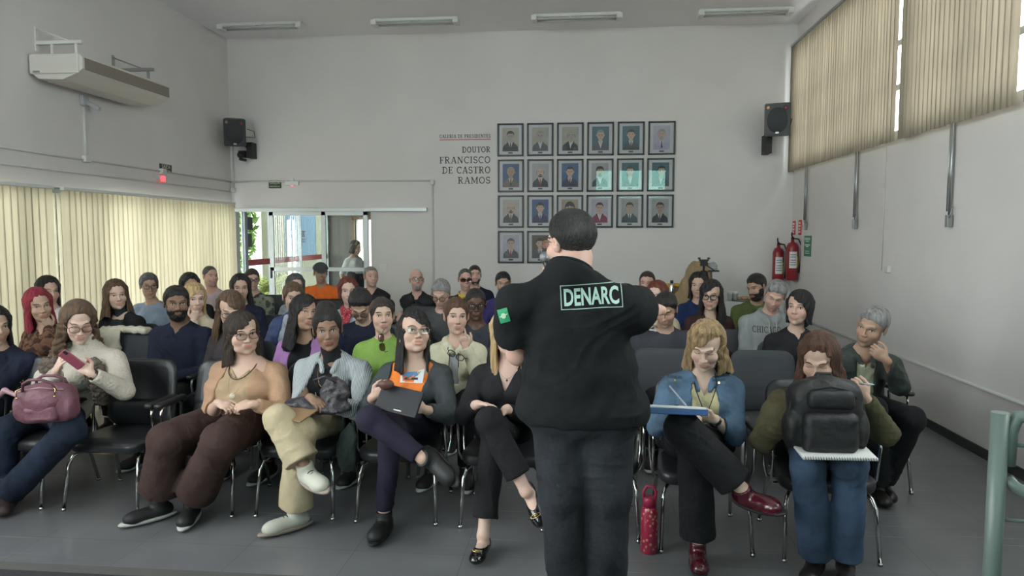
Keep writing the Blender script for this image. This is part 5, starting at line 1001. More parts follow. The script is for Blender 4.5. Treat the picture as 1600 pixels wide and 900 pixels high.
# denim jacket
dj = person('blonde woman in denim jacket writing in a blue notebook, legs crossed, burgundy clogs', (1103,541,3.92), seat(.69,3.99,0,'the woman in denim jacket',0), look=(-8,26,3), skin='fair', hair=('long',dict(L=.17,flare=.05,t=.018,part=1)), hc='darkblonde', girth=1.22, q=0, lids=True, brow=.7, face=dict(fat=.6),
       tops=[T_('shirt','yellow',e=.010,neck='v',v=.10,vs=.5), T_('denim_jacket','denim',e=.020,open=(.060,.085,.0),lapel=True,neck='v',cuff=.12,fold=.006,bvh=True)], trousers=blk, hem=.092, hem_up=.05, shoes=('shoe','burgundy_patent','black_shoe'),
       l=(w(1067,642,3.62), (.75,-.30,-.35), (.35,.3,-.85)), r=(w(1116,655,3.66), (-.85,-.25,.12), (.1,.65,.5)), lh=dict(curl=1.0, thumb=.9), rh=dict(curl=.6),
       legs=(dict(knee=w(1066,668,3.42), ankle=w(1160,765,3.38), toe=w(1206,778,3.26)), dict(knee=w(1085,690,3.55), ankle=w(1090,868,3.62), toe=w(1094,905,3.46))), pel=(.0,.08,.54))
# backpack woman
bp_ = person('woman with long brown hair in olive coat and jeans behind a black backpack', (1279,562,3.72), seat(1.32,3.94,0,'the woman with the black backpack',0), look=(-8,24,0), skin='light', hair=('long',dict(L=.22,flare=.05,t=.016)), hc='auburn', girth=1.12, q=0, lids=True,
       tops=[T_('shirt','offw',e=.010,neck='v',v=.07), T_('coat','olive',e=.024,open=(.05,.10,.0),cuff=.04,fold=.006)], trousers=K['jeans'], hem=.080, hem_up=.02, shoes=('boot','dark_leather',None),
       l=(w(1240,650,3.45), (.3,-.5,.3), (.8,0,0)), r=(w(1352,622,3.48), (-.55,-.3,.75), (-.3,.8,.2)), lh=dict(curl=.8), rh=dict(curl=1.1, thumb=1),
       legs=(dict(knee=w(1262,728,3.36), ankle=w(1275,858,3.55), toe=w(1262,900,3.42)), dict(knee=w(1328,728,3.36), ankle=w(1322,856,3.55), toe=w(1322,898,3.42))), pel=(.05,.08,.54), thigh=1.0)
# man by the wall
om = person('grey haired man in dark green jacket resting his chin on his hand beside the wall', (1362,511,4.72), seat(1.92,4.98,8,'the grey haired man beside the wall',0), look=(-24,10,16), skin='tan', hair=('short',dict(t=.010)), hc='grey', sex='m', girth=1.12, q=0,
       tops=[T_('polo_shirt','collar',e=.010,neck='collar',v=.09,vs=.35), T_('jacket','dgreen',e=.024,open=(.055,.05,-.02),neck='collar',fold=.007,cuff=.08)], trousers=blk, hem=.075, shoes=('shoe','dark_leather',None),
       l=(w(1328,628,4.45), (.5,-.7,-.1), (0,0,-1)), r=(w(1384,562,4.50), (-.75,.0,.62), (-.2,.9,.3)), rh=dict(curl=1.2, elbow=w(1406,602,4.62)), 
       legs=(dict(knee=w(1365,640,4.42), ankle=w(1372,748,4.62), toe=w(1385,780,4.46)), dict(knee=w(1425,655,4.45), ankle=w(1380,745,4.70), toe=w(1392,778,4.55))), pel=(-.02,.08,.54))
chair(.10, 4.10, 0, 'black padded armchair mostly hidden behind the standing speaker', 0)
chair(-2.93, 4.22, 0, 'empty black padded armchair in the first row between two seated women', 0)
# ------------------------------------------------------------------ presenter
pr = person('man seen from behind, standing in black t-shirt and dark jeans, speaking into a microphone', (890,380,3.02), (.02,3.10), look=(224,4,3), skin='pink', hair=('short',dict(t=.013,fr=.05,top=.004)), hc='black', sex='m', girth=1.62, belly=1.0, q=0, glasses='metal', stand=True, ry=178, s=1.04, sw=.225, neckz=.066, shz=-.132, hs_=1.04,
       tops=[T_('t_shirt','tee',e=.020,sleeve='short',sl=.63,bvh=True,fold=.006,neck='high',ht=.30)], trousers=K['bjeans'], hem=.098, shoes=('sneaker','black_shoe','black_shoe'), thigh=1.15, face=dict(fat=1.0,w=1.10),
       l=(w(1028,484,3.34), (1,.3,.2), (0,1,0)), r=(w(866,446,3.32), (.15,-.1,.9), (.5,-.9,.1)), lh=dict(curl=.6, elbow=w(1005,488,3.10)), rh=dict(curl=1.15, elbow=w(810,552,3.10), thumb=1),
       legs=(dict(knee=w(950,770,3.08), ankle=w(945,955,3.12), toe=w(960,975,3.35)), dict(knee=w(878,770,3.08), ankle=w(888,955,3.12), toe=w(875,975,3.35))), pel=(.0,.02,.93))
# ------------------------------------------------------------------ rows behind
def sit(label, who, px, py, Y, tops, hair, hc, dx=0, dy=.03, rz=0, q=None, **k):
    q = (1 if Y < 6.4 else 2) if q is None else q; x = at(px, py, Y)[0]+dx
    k.setdefault('trousers', K[k.pop('tr', 'black')])
    return person(label, (px,py,Y), seat(x, Y+dy, rz, who, 1), hair=hair, hc=hc, tops=tops, q=q, **k)
LG = lambda L, **k: ('long', dict(L=L, **k))
hd = dict(hide=True)
sit('woman with magenta dyed hair resting her chin on her fist, brown print blouse', 'the woman with magenta hair', 61,477,5.15, [T_('blouse','rust',e=.016,neck='v',v=.06)], LG(.20,flare=.02,t=.014), 'pinkred', look=(14,8,-8), skin='olive', r='chin', rh=dict(elbow=w(72,545,5.0)))
sit('dark haired woman in white behind the woman with magenta hair', 'the woman behind the magenta haired one', 76,455,6.1, [T_('blouse','white',e=.014)], LG(.18,flare=.02), 'black', look=(20,5,0), skin='light')
sit('smiling woman with long light brown hair, black jacket over a striped sweater', 'the woman with the striped sweater', 182,461,6.0, [T_('sweater','ysweat',e=.010,neck='turtle'), T_('jacket','black',e=.020,open=(.055,.05,0),neck='v')], LG(.20,flare=.05), 'brown', look=(10,4,-4), skin='fair', face=dict(fat=.3))
sit('older woman with short grey hair, glasses and a blue grey top', 'the grey haired woman in blue grey', 233,447,6.9, [T_('top','bluegrey',e=.014,neck='wide',sleeve='short',rib=True)], ('tied',dict(t=.012)), 'darkgrey', look=(6,4,0), skin='tan', girth=1.15, glasses='dark', face=dict(fat=.4))
sit('bearded man in a black jacket with hands folded, second row', 'the bearded man in black', 276,474,5.15, [T_('shirt','dblue',e=.010,neck='collar',v=.05), T_('jacket','navy',e=.022,neck='collar',v=.08,vs=.3,cuff=.02,bvh=True)], ('short',dict(t=.010)), 'black', look=(6,4,0), skin='brown', sex='m', girth=1.28, beard=('full','black'), q=0, l=(w(250,598,4.90),(.8,-.5,-.1),(0,-.2,-1)), face=dict(w=1.04,fat=.3))
sit('woman with glasses and straight dark hair in front of the blinds', 'the woman with glasses before the blinds', 297,447,7.1, [T_('top','black',e=.014)], LG(.22), 'black', look=(14,8,0), skin='tan', glasses='dark')
sit('blonde woman resting her chin on her hand behind the bearded man', 'the blonde woman behind the bearded man', 304,467,5.95, [T_('sweater','bknit',e=.016,neck='high',rib=True)], LG(.20,flare=.02,part=1), 'blonde', look=(14,6,0), skin='fair', l='chin')
sit('bald man in pale pink t-shirt with folded arms', 'the bald man in pale pink', 329,432,8.3, [T_('t_shirt','pinktee',e=.014,sleeve='short')], ('buzz',dict(t=.002,fr=.10)), 'darkgrey', look=(26,0,0), skin='pink', sex='m', girth=1.2, l='cross', r='cross', face=dict(fat=.5))
sit('woman with long brown hair looking down, half hidden behind the woman in beige', 'the brown haired woman looking down', 360,484,5.05, [T_('blouse','plum',e=.016)], LG(.26,flare=.03,part=-1), 'brown', look=(2,22,4), skin='light', glasses='dark', lids=True, q=1)
sit('young woman with long black hair and dark jacket near the blinds', 'the young woman with long black hair', 376,450,6.8, [T_('jacket','navy',e=.020)], LG(.28,flare=.05), 'black', look=(2,5,0), skin='light', q=1)
sit('man with glasses in camouflage patterned shirt by the door', 'the man in camouflage', 394,437,8.3, [T_('shirt','camo',e=.016,neck='collar')], ('short',dict(t=.008)), 'darkbrown', look=(10,4,0), skin='light', sex='m', glasses='dark')
sit('woman with long grey streaked hair behind the blue puffer jacket', 'the woman with grey streaked hair', 462,448,7.4, [T_('top','palej',e=.014)], LG(.20,flare=.03), 'darkgrey', look=(10,6,0), skin='fair')
sit('woman in pale hooded jacket and blue puffer sleeves, hair pulled back', 'the woman in the blue puffer jacket', 458,465,6.0, [T_('hooded_jacket','palej',e=.016,neck='hood'), T_('puffer_jacket','puffer',e=.028,open=(.09,.07,0),puff=True,sleeve='long')], ('tied',dict(t=.010)), 'brown', look=(10,8,3), skin='light', q=1, dx=-.12, girth=1.1)
sit('woman with long black hair in lilac coat looking up', 'the woman in the lilac coat', 476,490,4.98, [T_('top','black',e=.012), T_('coat','lilac',e=.022,open=(.07,.09,0),neck='v')], LG(.26,flare=.04,part=1), 'black', look=(24,-6,8), skin='tan', q=0, dx=-.05)
sit('dark haired man with glasses bowing his head, dark sweater', 'the man bowing his head', 563,478,5.5, [T_('sweater','navy',e=.018)], ('short',dict(t=.015)), 'black', look=(-6,42,0), skin='olive', sex='m', glasses='dark', lids=True, q=1, girth=1.05)
sit('man in orange and navy uniform with a dark cap, arms folded', 'the man in orange uniform', 501,427,8.9, [T_('uniform_jacket','navy',e=.018,neck='collar',sleeve='long'), T_('orange_yoke','oran',e=.026,neck='collar',sleeve='short',sl=.40,cut=.15)], ('short',dict(t=.008)), 'black', look=(4,4,0), skin='tan', sex='m', l='cross', r='cross', girth=1.15)
CAPMAN = PEOPLE[len(PEOPLE)-1]
sit('woman with short red hair and red print scarf', 'the woman with the red scarf', 544,455,6.7, [T_('jacket','palej',e=.016)], LG(.09,flare=.0,t=.015), 'red', look=(4,2,0), skin='fair', q=1)
REDW = PEOPLE[len(PEOPLE)-1]
gw = sit('woman in bright green sweater with sunglasses hooked on the collar', 'the woman in the green sweater', 597,494,4.98, [T_('sweater','green',e=.020,neck='high',rib=False,bvh=True)], ('tied',dict(t=.010)), 'darkbrown', look=(8,-3,0), skin='light', q=0, girth=1.15, face=dict(fat=.3))
sit('grey haired man in black vest over a red shirt at the back', 'the man in vest and red shirt', 580,433,8.7, [T_('shirt','red',e=.012,neck='collar'), T_('vest','vest',e=.030,open=(.05,.04,0),neck='collar',sleeve='none',puff=True)], ('recede',dict(t=.007)), 'grey', look=(18,-4,0), skin='pink', sex='m', girth=1.2, face=dict(w=1.04))
sit('bald man with glasses, grey goatee and black vest', 'the bald man with glasses', 651,438,8.4, [T_('shirt','plum',e=.012,neck='crew'), T_('vest','vest',e=.030,open=(.06,.05,0),neck='collar',sleeve='none',puff=True)], None, 'darkgrey', look=(8,-8,0), skin='pink', sex='m', glasses='dark', beard=('goatee','grey'), face=dict(h=1.03))
sit('grey haired man in dark shirt looking down through his glasses', 'the grey haired man looking down', 689,459,6.55, [T_('shirt','greytee',e=.016)], ('short',dict(t=.010)), 'grey', look=(-14,26,0), skin='pink', sex='m', glasses='dark', lids=True, q=1, girth=1.1)
sit('bald man in tinted glasses with yellow neckerchief', 'the man with the yellow neckerchief', 727,437,8.2, [T_('uniform_shirt','scout',e=.014,neck='collar')], ('buzz',dict(t=.002,fr=.11)), 'darkgrey', look=(6,2,0), skin='pink', sex='m', glasses='sun', girth=1.1)
SCARFM = PEOPLE[len(PEOPLE)-1]
sit('man with shaved head and short beard behind the yellow neckerchief', 'the man behind the yellow neckerchief', 742,430,9.1, [T_('jacket','navy',e=.018,neck='collar')], ('buzz',dict(t=.003,fr=.08)), 'darkbrown', look=(6,0,0), skin='pink', sex='m', beard=('short','darkbrown'), dx=.05)
sit('young man in purple blue jacket with his forearm raised', 'the young man in purple blue', 786,443,7.9, [T_('jacket','purple',e=.016,neck='collar')], ('short',dict(t=.008)), 'black', look=(4,6,0), skin='tan', sex='m', r=(w(806,462,7.75),(.1,.2,1),(-.3,.9,.1)), rh=dict(curl=1.0,elbow=w(797,492,7.55)))
sit('dark skinned man with glasses in grey shirt, third row', 'the man with glasses in grey shirt', 743,476,5.75, [T_('shirt','police',e=.016,neck='collar')], ('buzz',dict(t=.006)), 'black', look=(4,5,0), skin='dark', sex='m', glasses='bold', q=1)
ch_ = sit('woman in pale cream hoodie holding a finger to her lips', 'the woman in the cream hoodie', 713,495,4.98, [T_('t_shirt','pgrey',e=.010), T_('hoodie','hoodie',e=.018,open=(.04,.02,.10),neck='hood')], ('tied',dict(t=.011)), 'auburn', look=(8,0,2), skin='light', q=0, r=(w(728,543,4.80),(-.28,.0,1),(.15,.95,.1)), rh=dict(point=True,curl=1.1,elbow=w(748,588,4.78)))
sit('man with short brown hair against the back wall, right of the speaker', 'the man against the back wall', 1011,443,8.0, [T_('shirt','palej',e=.014,neck='collar')], ('recede',dict(t=.009)), 'darkbrown', look=(-8,3,0), skin='pink', sex='m', beard=('short','darkbrown'))
sit('woman with copper hair, almost hidden behind the uniformed man', 'the woman with copper hair', 1026,463,6.5, [T_('blouse','bknit',e=.018)], LG(.14,flare=.01), 'red', look=(-20,4,0), skin='fair', q=1)
cop = sit('man in dark grey uniform looking down at his lap', 'the uniformed man looking down', 1040,484,5.50, [T_('uniform_shirt','police',e=.016,neck='collar',sleeve='short',bvh=True)], ('short',dict(t=.009)), 'black', look=(-10,26,0), skin='tan', sex='m', lids=True, q=0, girth=1.2)
sit('woman with black hair and navy blouse beside the tripod', 'the woman beside the tripod', 1091,446,7.6, [T_('blouse','blue',e=.016,neck='collar')], LG(.16,flare=.02), 'black', look=(-4,4,0), skin='light')
sit('woman with long dark hair, glasses and dark wine coat', 'the woman in the dark wine coat', 1111,462,6.45, [T_('top','bknit',e=.010,neck='v',v=.05), T_('coat','wine',e=.024,open=(.045,.05,0),neck='v')], LG(.26,flare=.05,part=1), 'black', look=(-8,5,0), skin='light', glasses='bold', q=1)
sit('bearded man in moss green jacket turning his head aside', 'the man in the moss green jacket', 1182,449,7.3, [T_('jacket','moss',e=.022,neck='collar')], ('short',dict(t=.011)), 'black', look=(-38,16,-8), skin='tan', sex='m', beard=('full','black'), q=1)
chi = sit('man with grey hair in grey hoodie with printed city name, eyes cast down', 'the man in the grey hoodie', 1211,462,6.25, [T_('hoodie','grey',e=.022,neck='hood',bvh=True)], ('short',dict(t=.010)), 'grey', look=(-2,26,14), skin='pink', sex='m', lids=True, q=1, girth=1.15)
sit('dark haired woman in black jacket near the right wall', 'the woman in black near the right wall', 1248,482,5.45, [T_('jacket','black2',e=.022,neck='v',v=.05)], LG(.13,flare=.0,t=.015,part=-1), 'black', look=(-16,-4,4), skin='light', q=0, girth=1.1)
# person beyond the lobby doorway
person('woman with dark hair in white patterned top, standing beyond the lobby doorway', (556,387,13.4), (at(556,387,13.4)[0], 13.4), look=(65,12,0), skin='light', hair=('long',dict(L=.12,flare=.01)), hc='darkbrown', tops=[T_('blouse','white',e=.016)], girth=1.0, q=2, stand=True, trousers=K['charcoal'], ry=60, l='side', r='side')
# further chairs
def ec(px, py, dx=0, rz=0, lab='', dy=-.29, q=1):
    p = atz(px, py, .865); return chair(p[0]+dx, p[1]+dy, rz, lab, q)
ec(1037,543,0,0,'empty dark armchair in the second row behind the blonde woman in denim')
ec(1189,546,0,0,'empty dark armchair in the second row between the denim and olive coats')
ec(1153,514,0,0,'empty dark armchair in the third row below the dark wine coat')
JCH = ec(203,520,0,-6,'armchair with a cream jacket thrown over its back')
ec(436,491,0,0,'empty armchair back behind the woman in beige cardigan'); ec(636,507,0,0,'empty armchair behind the woman in the orange shirt'); ec(662,478,0,0,'empty armchair before the bald man with the goatee')
ec(520,468,0,0,'empty armchair in front of the man in orange uniform'); ec(440,460,0,0,'empty armchair beside the man in camouflage')
# ------------------------------------------------------------------ things held, worn and set down
def attach(inf, o): o.parent = inf['o']; return o
def project(me, name, m, inf, surf, c, right, up, d, off=.002, par=None):
    """lay a flat print on a garment"""
    bv = inf['surf'][surf]; c, right, up, d = [Vector([float(q) for q in v]) for v in (c, right, up, d)]; d.normalize(); last = None
    bm = bmesh.new(); bm.from_mesh(me)
    for v in bm.verts:
        p = c+right*v.co.x+up*v.co.y; h = bv.ray_cast(p-d*.5, d, 1.2)
        last = h[0] if h[0] is not None else last; v.co = (h[0]-d*off) if h[0] is not None else (p-d*(p-last).dot(d)-d*off if last is not None else p)
    bm.to_mesh(me); bm.free(); return link(name, me, m, par or inf['o'])
def grid(mb, x0, x1, y0, y1, n, mi=0, sk=0):
    for k in range(n):
        a, b = x0+(x1-x0)*k/n, x0+(x1-x0)*(k+1)/n; mb.poly([(a,y0,0),(b,y0,0),(b,y1,0),(a,y1,0)], mi)
garment = lambda inf, nm: [ch for ch in inf['o'].children if ch.name.split('.')[0] == nm][0]
print_m = mat('mint_print', (.36,.52,.46), rough=.7)
# back print on the t-shirt
Lw = pr['Lw']; pc = Lw(at(923,458,3.02)); ctr = pc.copy(); rgt = (pr['Rl'].T @ np.array((1,0,0))); upv = np.array((0,0,1.)); tilt = R(3.5)
r2 = rgt*math.cos(tilt)+upv*math.sin(tilt); u2 = upv*math.cos(tilt)-rgt*math.sin(tilt); dr = pr['Rl'].T @ np.array((0,1,0.))
me = text_mesh('DENARC', .118, 0, .0032); bm = bmesh.new(); bm.from_mesh(me); xsv = [v.co.x for v in bm.verts]; ysv = [v.co.y for v in bm.verts]; cx_, cy2 = (min(xsv)+max(xsv))/2, (min(ysv)+max(ysv))/2
for v in bm.verts: v.co.x = (v.co.x-cx_)*.222/(max(xsv)-min(xsv)); v.co.y = (v.co.y-cy2)*.072/(max(ysv)-min(ysv))
bmesh.ops.triangulate(bm, faces=bm.faces[:])
for _ in range(2):
    bmesh.ops.subdivide_edges(bm, edges=[e for e in bm.edges if e.calc_length() > .012], cuts=1, use_grid_fill=False); bmesh.ops.triangulate(bm, faces=bm.faces[:])
bm.to_mesh(me); bm.free(); shirt = garment(pr, 't_shirt')
project(me, 'back_lettering', print_m, pr, 't_shirt', ctr, r2, u2, dr, .004, shirt)
mb = MB(); a, b_, t_ = .125, .050, .0032
grid(mb, -a, a, b_-t_, b_, 24); grid(mb, -a, a, -b_, -b_+t_, 24)
for sx in (-1, 1):
    for k in range(8): y0 = -b_+k*b_/4; mb.poly([(sx*a,y0,0),(sx*(a-t_),y0,0),(sx*(a-t_),y0+b_/4,0),(sx*a,y0+b_/4,0)])
project(mb.mesh('print_border'), 'print_border', print_m, pr, 't_shirt', ctr, r2, u2, dr, .004, shirt)
# sleeve flag
fl = MB(); 
for i in range(5):
    for j in range(4): fl.poly([(-.024+.048*i/5,-.030+.06*j/4,0),(-.024+.048*(i+1)/5,-.030+.06*j/4,0),(-.024+.048*(i+1)/5,-.030+.06*(j+1)/4,0),(-.024+.048*i/5,-.030+.06*(j+1)/4,0)])
fc = Lw(at(791,489,3.0)); fr_ = unit(rgt*.75-dr*.65*0+upv*.25); project(fl.mesh('sleeve_flag'), 'sleeve_flag', mat('flag_green', (.03,.30,.13), rough=.6), pr, 't_shirt', fc, fr_, unit(upv-fr_*.25), dr, .004, shirt)
fl = MB(); [fl.poly([(0,0,0),(.013*math.cos(R(60*k)),.013*math.sin(R(60*k)),0),(.013*math.cos(R(60*k+60)),.013*math.sin(R(60*k+60)),0)]) for k in range(6)]; fl.poly([(-.02,-.004,0),(.02,.002,0),(.02,.006,0),(-.02,0,0)])
project(fl.mesh('flag_emblem'), 'flag_emblem', mat('flag_pale', (.45,.60,.42), rough=.6), pr, 't_shirt', fc, fr_, unit(upv-fr_*.25), dr, .0065, shirt)
# collar rib with a pale line
ax_ = pr['Hn']-pr['N']; n_ = pr['N']+ax_*.30; az = Vector(unit(ax_)); ax2 = az.cross(Vector((0,1,0))).normalized(); ay2 = az.cross(ax2); rr_ = pr['nr']+.014
ring = [tuple(Vector(n_)+ax2*rr_*math.cos(t)+ay2*rr_*math.sin(t)) for t in np.linspace(0, 2*PI, 25)]
MB().tube(ring, .009, n=8, caps=False).build('collar', K['tee'], shirt); MB().tube([(x,y+0,z+.009) for x,y,z in ring], .0018, n=6, caps=False).build('collar_piping', K['pgrey'], shirt)
# microphone
o = empty('microphone', at(853,408,3.33)); tag(o, 'dark handheld microphone with silver grille held up to the mouth of the standing man', 'microphone')
dv = Vector(unit(np.array(at(853,404,3.33))-np.array(at(866,446,3.30)))); q_ = dv.to_track_quat('Z','Y').to_matrix().to_4x4()
MB().lathe([(.010,-.20),(.013,-.10),(.016,-.02),(.018,0)], n=16).build('handle', black_m, o, q_); MB().sph((0,0,.018), (.026,.026,.030), u=20, v=14).build('grille', mat('mic_grille', (.22,.23,.24), rough=.4, metal=.8, bump=(400,1,.002)), o, q_)

# phone
def hold(name, lab, cat, p, f, up, build, group=None):
    o = empty(name, p); tag(o, lab, cat, group); Fm = frame(f, up); M = Matrix([list(map(float, r_)) for r_ in Fm]).to_4x4(); build(o, M); return o
def b_phone(o, M):
    MB().b2((-.036,-.005,-.070),(.036,.006,.070), .006).build('case', mat('mauve_case', (.30,.07,.11), rough=.5), o, M); MB().b2((-.031,.0065,-.064),(.031,.0075,.064)).build('screen', mat('dark_screen', (.03,.035,.04), rough=.1), o, M)
    MB().b2((.010,-.008,.040),(.032,-.005,.068), .002).build('camera_bump', black_m, o, M)
hold('phone', 'mobile phone in a mauve case held by the woman in cream knit', 'phone', at(112,562,3.84), (-.1,.85,.45), (-.55,-.35,.75), b_phone)
# pink handbag
hb = empty('handbag', at(72,632,3.72)); tag(hb, 'dusty pink handbag with rolled handles on the lap of the phone user', 'handbag')
pk = mat('dusty_pink_leather', (.150,.058,.080), rough=.55, bump=(16,.6,.02), var=.15); pk2 = mat('pale_pink_trim', (.36,.20,.24), rough=.4)
Mh = Matrix.Rotation(.12,4,'Z') @ Matrix.Rotation(-.05,4,'Y') @ Matrix.Scale(.92,4)
soft('bag_body', [('u', rbox((0,.02,0),(.175,.075,.115),.06),0), ('u', ell((0,.02,.02),(.165,.085,.12)),.04), ('u', ell((-.165,.0,-.02),(.025,.06,.075)),.02), ('u', ell((.165,.0,-.02),(.025,.06,.075)),.02)], .008, pk, hb, folds(.004,3), Mh)
soft('flap', [('u', ell((0,-.045,.045),(.125,.040,.075)),0), ('u', ell((0,-.052,.01),(.095,.034,.07)),.03)], .007, pk, hb, folds(.003,4), Mh)
soft('front_pocket', [('u', rbox((0,-.055,-.045),(.10,.03,.052),.028),0)], .007, pk, hb, folds(.003,6), Mh)
for yy_ in (-.055,.075): MB().tube([(-.10,yy_,.10),(-.085,yy_-.01,.15),(-.03,yy_-.03,.175),(.04,yy_-.03,.172),(.09,yy_-.01,.145),(.10,yy_,.10)], .009, n=8).build('handle', pk, hb, Mh)
for sx in (-1,1): MB().tube([(sx*.115,-.09,.07),(sx*.12,-.085,.11),(sx*.09,-.07,.125)], .004, n=6).sph((sx*.115,-.09,.065), .008).build('buckle', MATS['gold'], hb, Mh)
MB().tube([(-.14,-.04,.095),(0,-.055,.118),(.14,-.04,.095)], .006, n=6).build('trim', pk2, hb, Mh)
soft('shoulder_strap', [('u', cap((-.16,0,.06),(-.26,.02,.10),.014),0), ('u', cap((-.26,.02,.10),(-.36,.05,.02),.014),.02)], .007, pk2, hb, None, Mh)
# fur collar / scarf of the phone user
N0 = ph['N']; soft('fur_trim', [('u', ell(N0+np.array((-.17,-.12,-.10)),(.075,.05,.065)),0), ('u', ell(N0+np.array((.13,-.13,-.14)),(.06,.05,.11)),.03), ('u', ell(N0+np.array((.16,-.12,-.26)),(.05,.04,.09)),.03)], .007, mat('fur', (.16,.125,.10), rough=.9, var=.4, vscale=40, bump=(90,1.0,.02)), ph['o'], lambda D,X,Y,Z: D+.010*np.sin(X*110+3*np.sin(Z*60))*np.sin(Z*95+2*np.sin(X*70)))
# necklace, pendant
def neck_ring(inf, r, drop, m, name='necklace', th=.0022, pend=None, pm_=None, yo=-.10):
    N0 = inf['N']; s = inf['s']; pts = []
    for t in np.linspace(0, 2*PI, 25): fr_ = (1-math.cos(t))/2; pts.append((N0[0]+r*math.sin(t), N0[1]+.05*s+(yo-.05-.02)*fr_, N0[2]+.035-(drop+.035)*fr_**1.6))
    o = MB().tube(pts, th, n=6, caps=False).build(name, m, inf['o'])
    if pend: MB().sph((N0[0], N0[1]+yo-.012, N0[2]-drop-.012), pend, u=12, v=8).build('pendant', pm_, inf['o'])
neck_ring(bc, .085, .085, mat('brown_cord', (.06,.03,.02), rough=.5), th=.0035, yo=-.145)
neck_ring(bc, .055, .165, MATS['gold'], th=.0010, pend=(.020,.006,.020), pm_=mat('pearl_pendant', (.62,.55,.42), rough=.25), yo=-.205)
neck_ring(sb, .06, .15, MATS['gold'], th=.001, pend=(.004,.003,.004), pm_=MATS['gold'], yo=-.150)
neck_ring(bw, .055, .07, rim_metal, th=.0010, pend=(.006,.003,.008), pm_=rim_dark, yo=-.105)
# lanyard on the denim woman
N0 = dj['N']; MB().tube([(N0[0]-.06,N0[1]-.02,N0[2]+.03),(N0[0]-.05,N0[1]-.11,N0[2]-.06),(N0[0]-.012,N0[1]-.155,N0[2]-.17),(N0[0]+.002,N0[1]-.165,N0[2]-.19),(N0[0]+.03,N0[1]-.15,N0[2]-.12),(N0[0]+.068,N0[1]-.10,N0[2]-.04),(N0[0]+.065,N0[1]-.02,N0[2]+.03)], .005, n=6, flat=.5).build('lanyard', K['navy'], dj['o'])
# earrings
def hoops(inf, r, m):
    for sx in (-1, 1):
        MB().tube([(sx*.084,.004-.0*t,-.040-r+r*math.cos(t)) if False else (sx*(.082+.001),.004+r*math.sin(t),-.034-r+r*math.cos(t)) for t in np.linspace(0,2*PI,13)], .0016, n=5, caps=False).build('earring', m, inf['o'], inf['HM'])
hoops(og, .018, MATS['gold']); hoops(sb, .008, rim_metal); 
def pearls(inf): [MB().sph((sx*.084,.0,-.036), .006).build('earring', mat('pearl', (.7,.68,.62), rough=.2), inf['o'], inf['HM']) for sx in (-1,1)]
pearls(bp_)
# orange shirt print
mb = MB(); grid(mb, -.085, .055, -.035, .040, 10, 0)
pm0 = mb.mesh('shirt_print'); ogs = garment(og, 'shirt'); cN = og['N']; oc = og['Lw'](at(636,598,3.95))
project(pm0, 'shirt_print', mat('print_white', (.60,.62,.66), rough=.7), og, 'shirt', oc, (1,0,0), (0,0,1), (0,1,0), .003, ogs)
mb = MB()
for (x, y, rx, ry_, mi) in ((-.02,.012,.045,.016,0),(.0,.018,.03,.012,1),(.035,.015,.015,.014,2),(-.05,.004,.02,.008,1)):
    mb.poly([(x+rx*math.cos(R(30*k)), y+ry_*math.sin(R(30*k)), 0) for k in range(12)], mi)
grid(mb, -.06, .04, -.018, -.006, 6, 3)
project(mb.mesh('shirt_print'), 'print_figure', [mat('print_blue', (.08,.22,.42), rough=.7), mat('print_violet', (.20,.14,.35), rough=.7), mat('print_yellow', (.60,.42,.08), rough=.7), ink_m], og, 'shirt', oc, (1,0,0), (0,0,1), (0,1,0), .006, ogs)
# tablet case and brown thing of the woman in orange
tb = empty('tablet_case', at(624,626,3.72)); tag(tb, 'black tablet case resting against the woman in the orange shirt', 'tablet case'); Mt = Matrix.Rotation(-.10,4,'Z') @ Matrix.Rotation(-.55,4,'X') @ Matrix.Rotation(.18,4,'Y')
MB().b2((-.125,-.010,-.075),(.125,.010,.075), .006).build('cover', mat('black_cover', (.013,.013,.017), rough=.5), tb, Mt); MB().b2((-.01,-.0125,-.060),(.035,-.0095,-.054)).build('clasp', MATS['pearl'] if 'pearl' in MATS else white_m, tb, Mt)
wl = empty('coin_purse', at(603,601,3.72)); tag(wl, 'small brown purse in the raised hand of the woman in the orange shirt', 'purse'); soft('purse_body', [('u', ell((0,0,0),(.045,.022,.030)),0)], .005, mat('brown_leather', (.09,.035,.025), rough=.55), wl, folds(.002,2,2)); MB().tube([(-.04,-.004,.012),(0,-.01,.028),(.04,-.004,.012)], .003, n=6).build('zip', MATS['gold'], wl)
# shawl bag and folder on the lap of the blazer woman
sg = empty('patterned_bag', at(500,627,3.86)); tag(sg, 'dark snakeskin patterned bag on the lap of the woman in striped blazer', 'bag')
snake = mat('snake_pattern', (.025,.022,.030), rough=.5, pattern=('blotch',(.075,.065,.070),34), bump=(30,.6,.01))
soft('bag_body', [('u', ell((.07,.05,.035),(.085,.07,.10)),0), ('u', ell((-.10,.02,-.02),(.12,.07,.035)),.04), ('u', ell((.03,.03,-.045),(.15,.08,.035)),.04)], .007, snake, sg, folds(.008,4,1.6))
MB().tube([(.0,.0,.08),(-.02,-.03,.13),(.04,-.02,.15),(.10,.0,.11)], .007, n=7).build('handle', snake, sg)
fo = empty('folder', at(446,641,3.78)); tag(fo, 'brown cardboard folder on the knee of the woman in striped blazer', 'folder'); MB().b2((-.11,-.08,-.004),(.16,.08,.004), .002).build('cover', mat('kraft', (.28,.17,.09), rough=.7), fo, Matrix.Rotation(-.25,4,'Z') @ Matrix.Rotation(.13,4,'Y') @ Matrix.Rotation(.2,4,'X'))
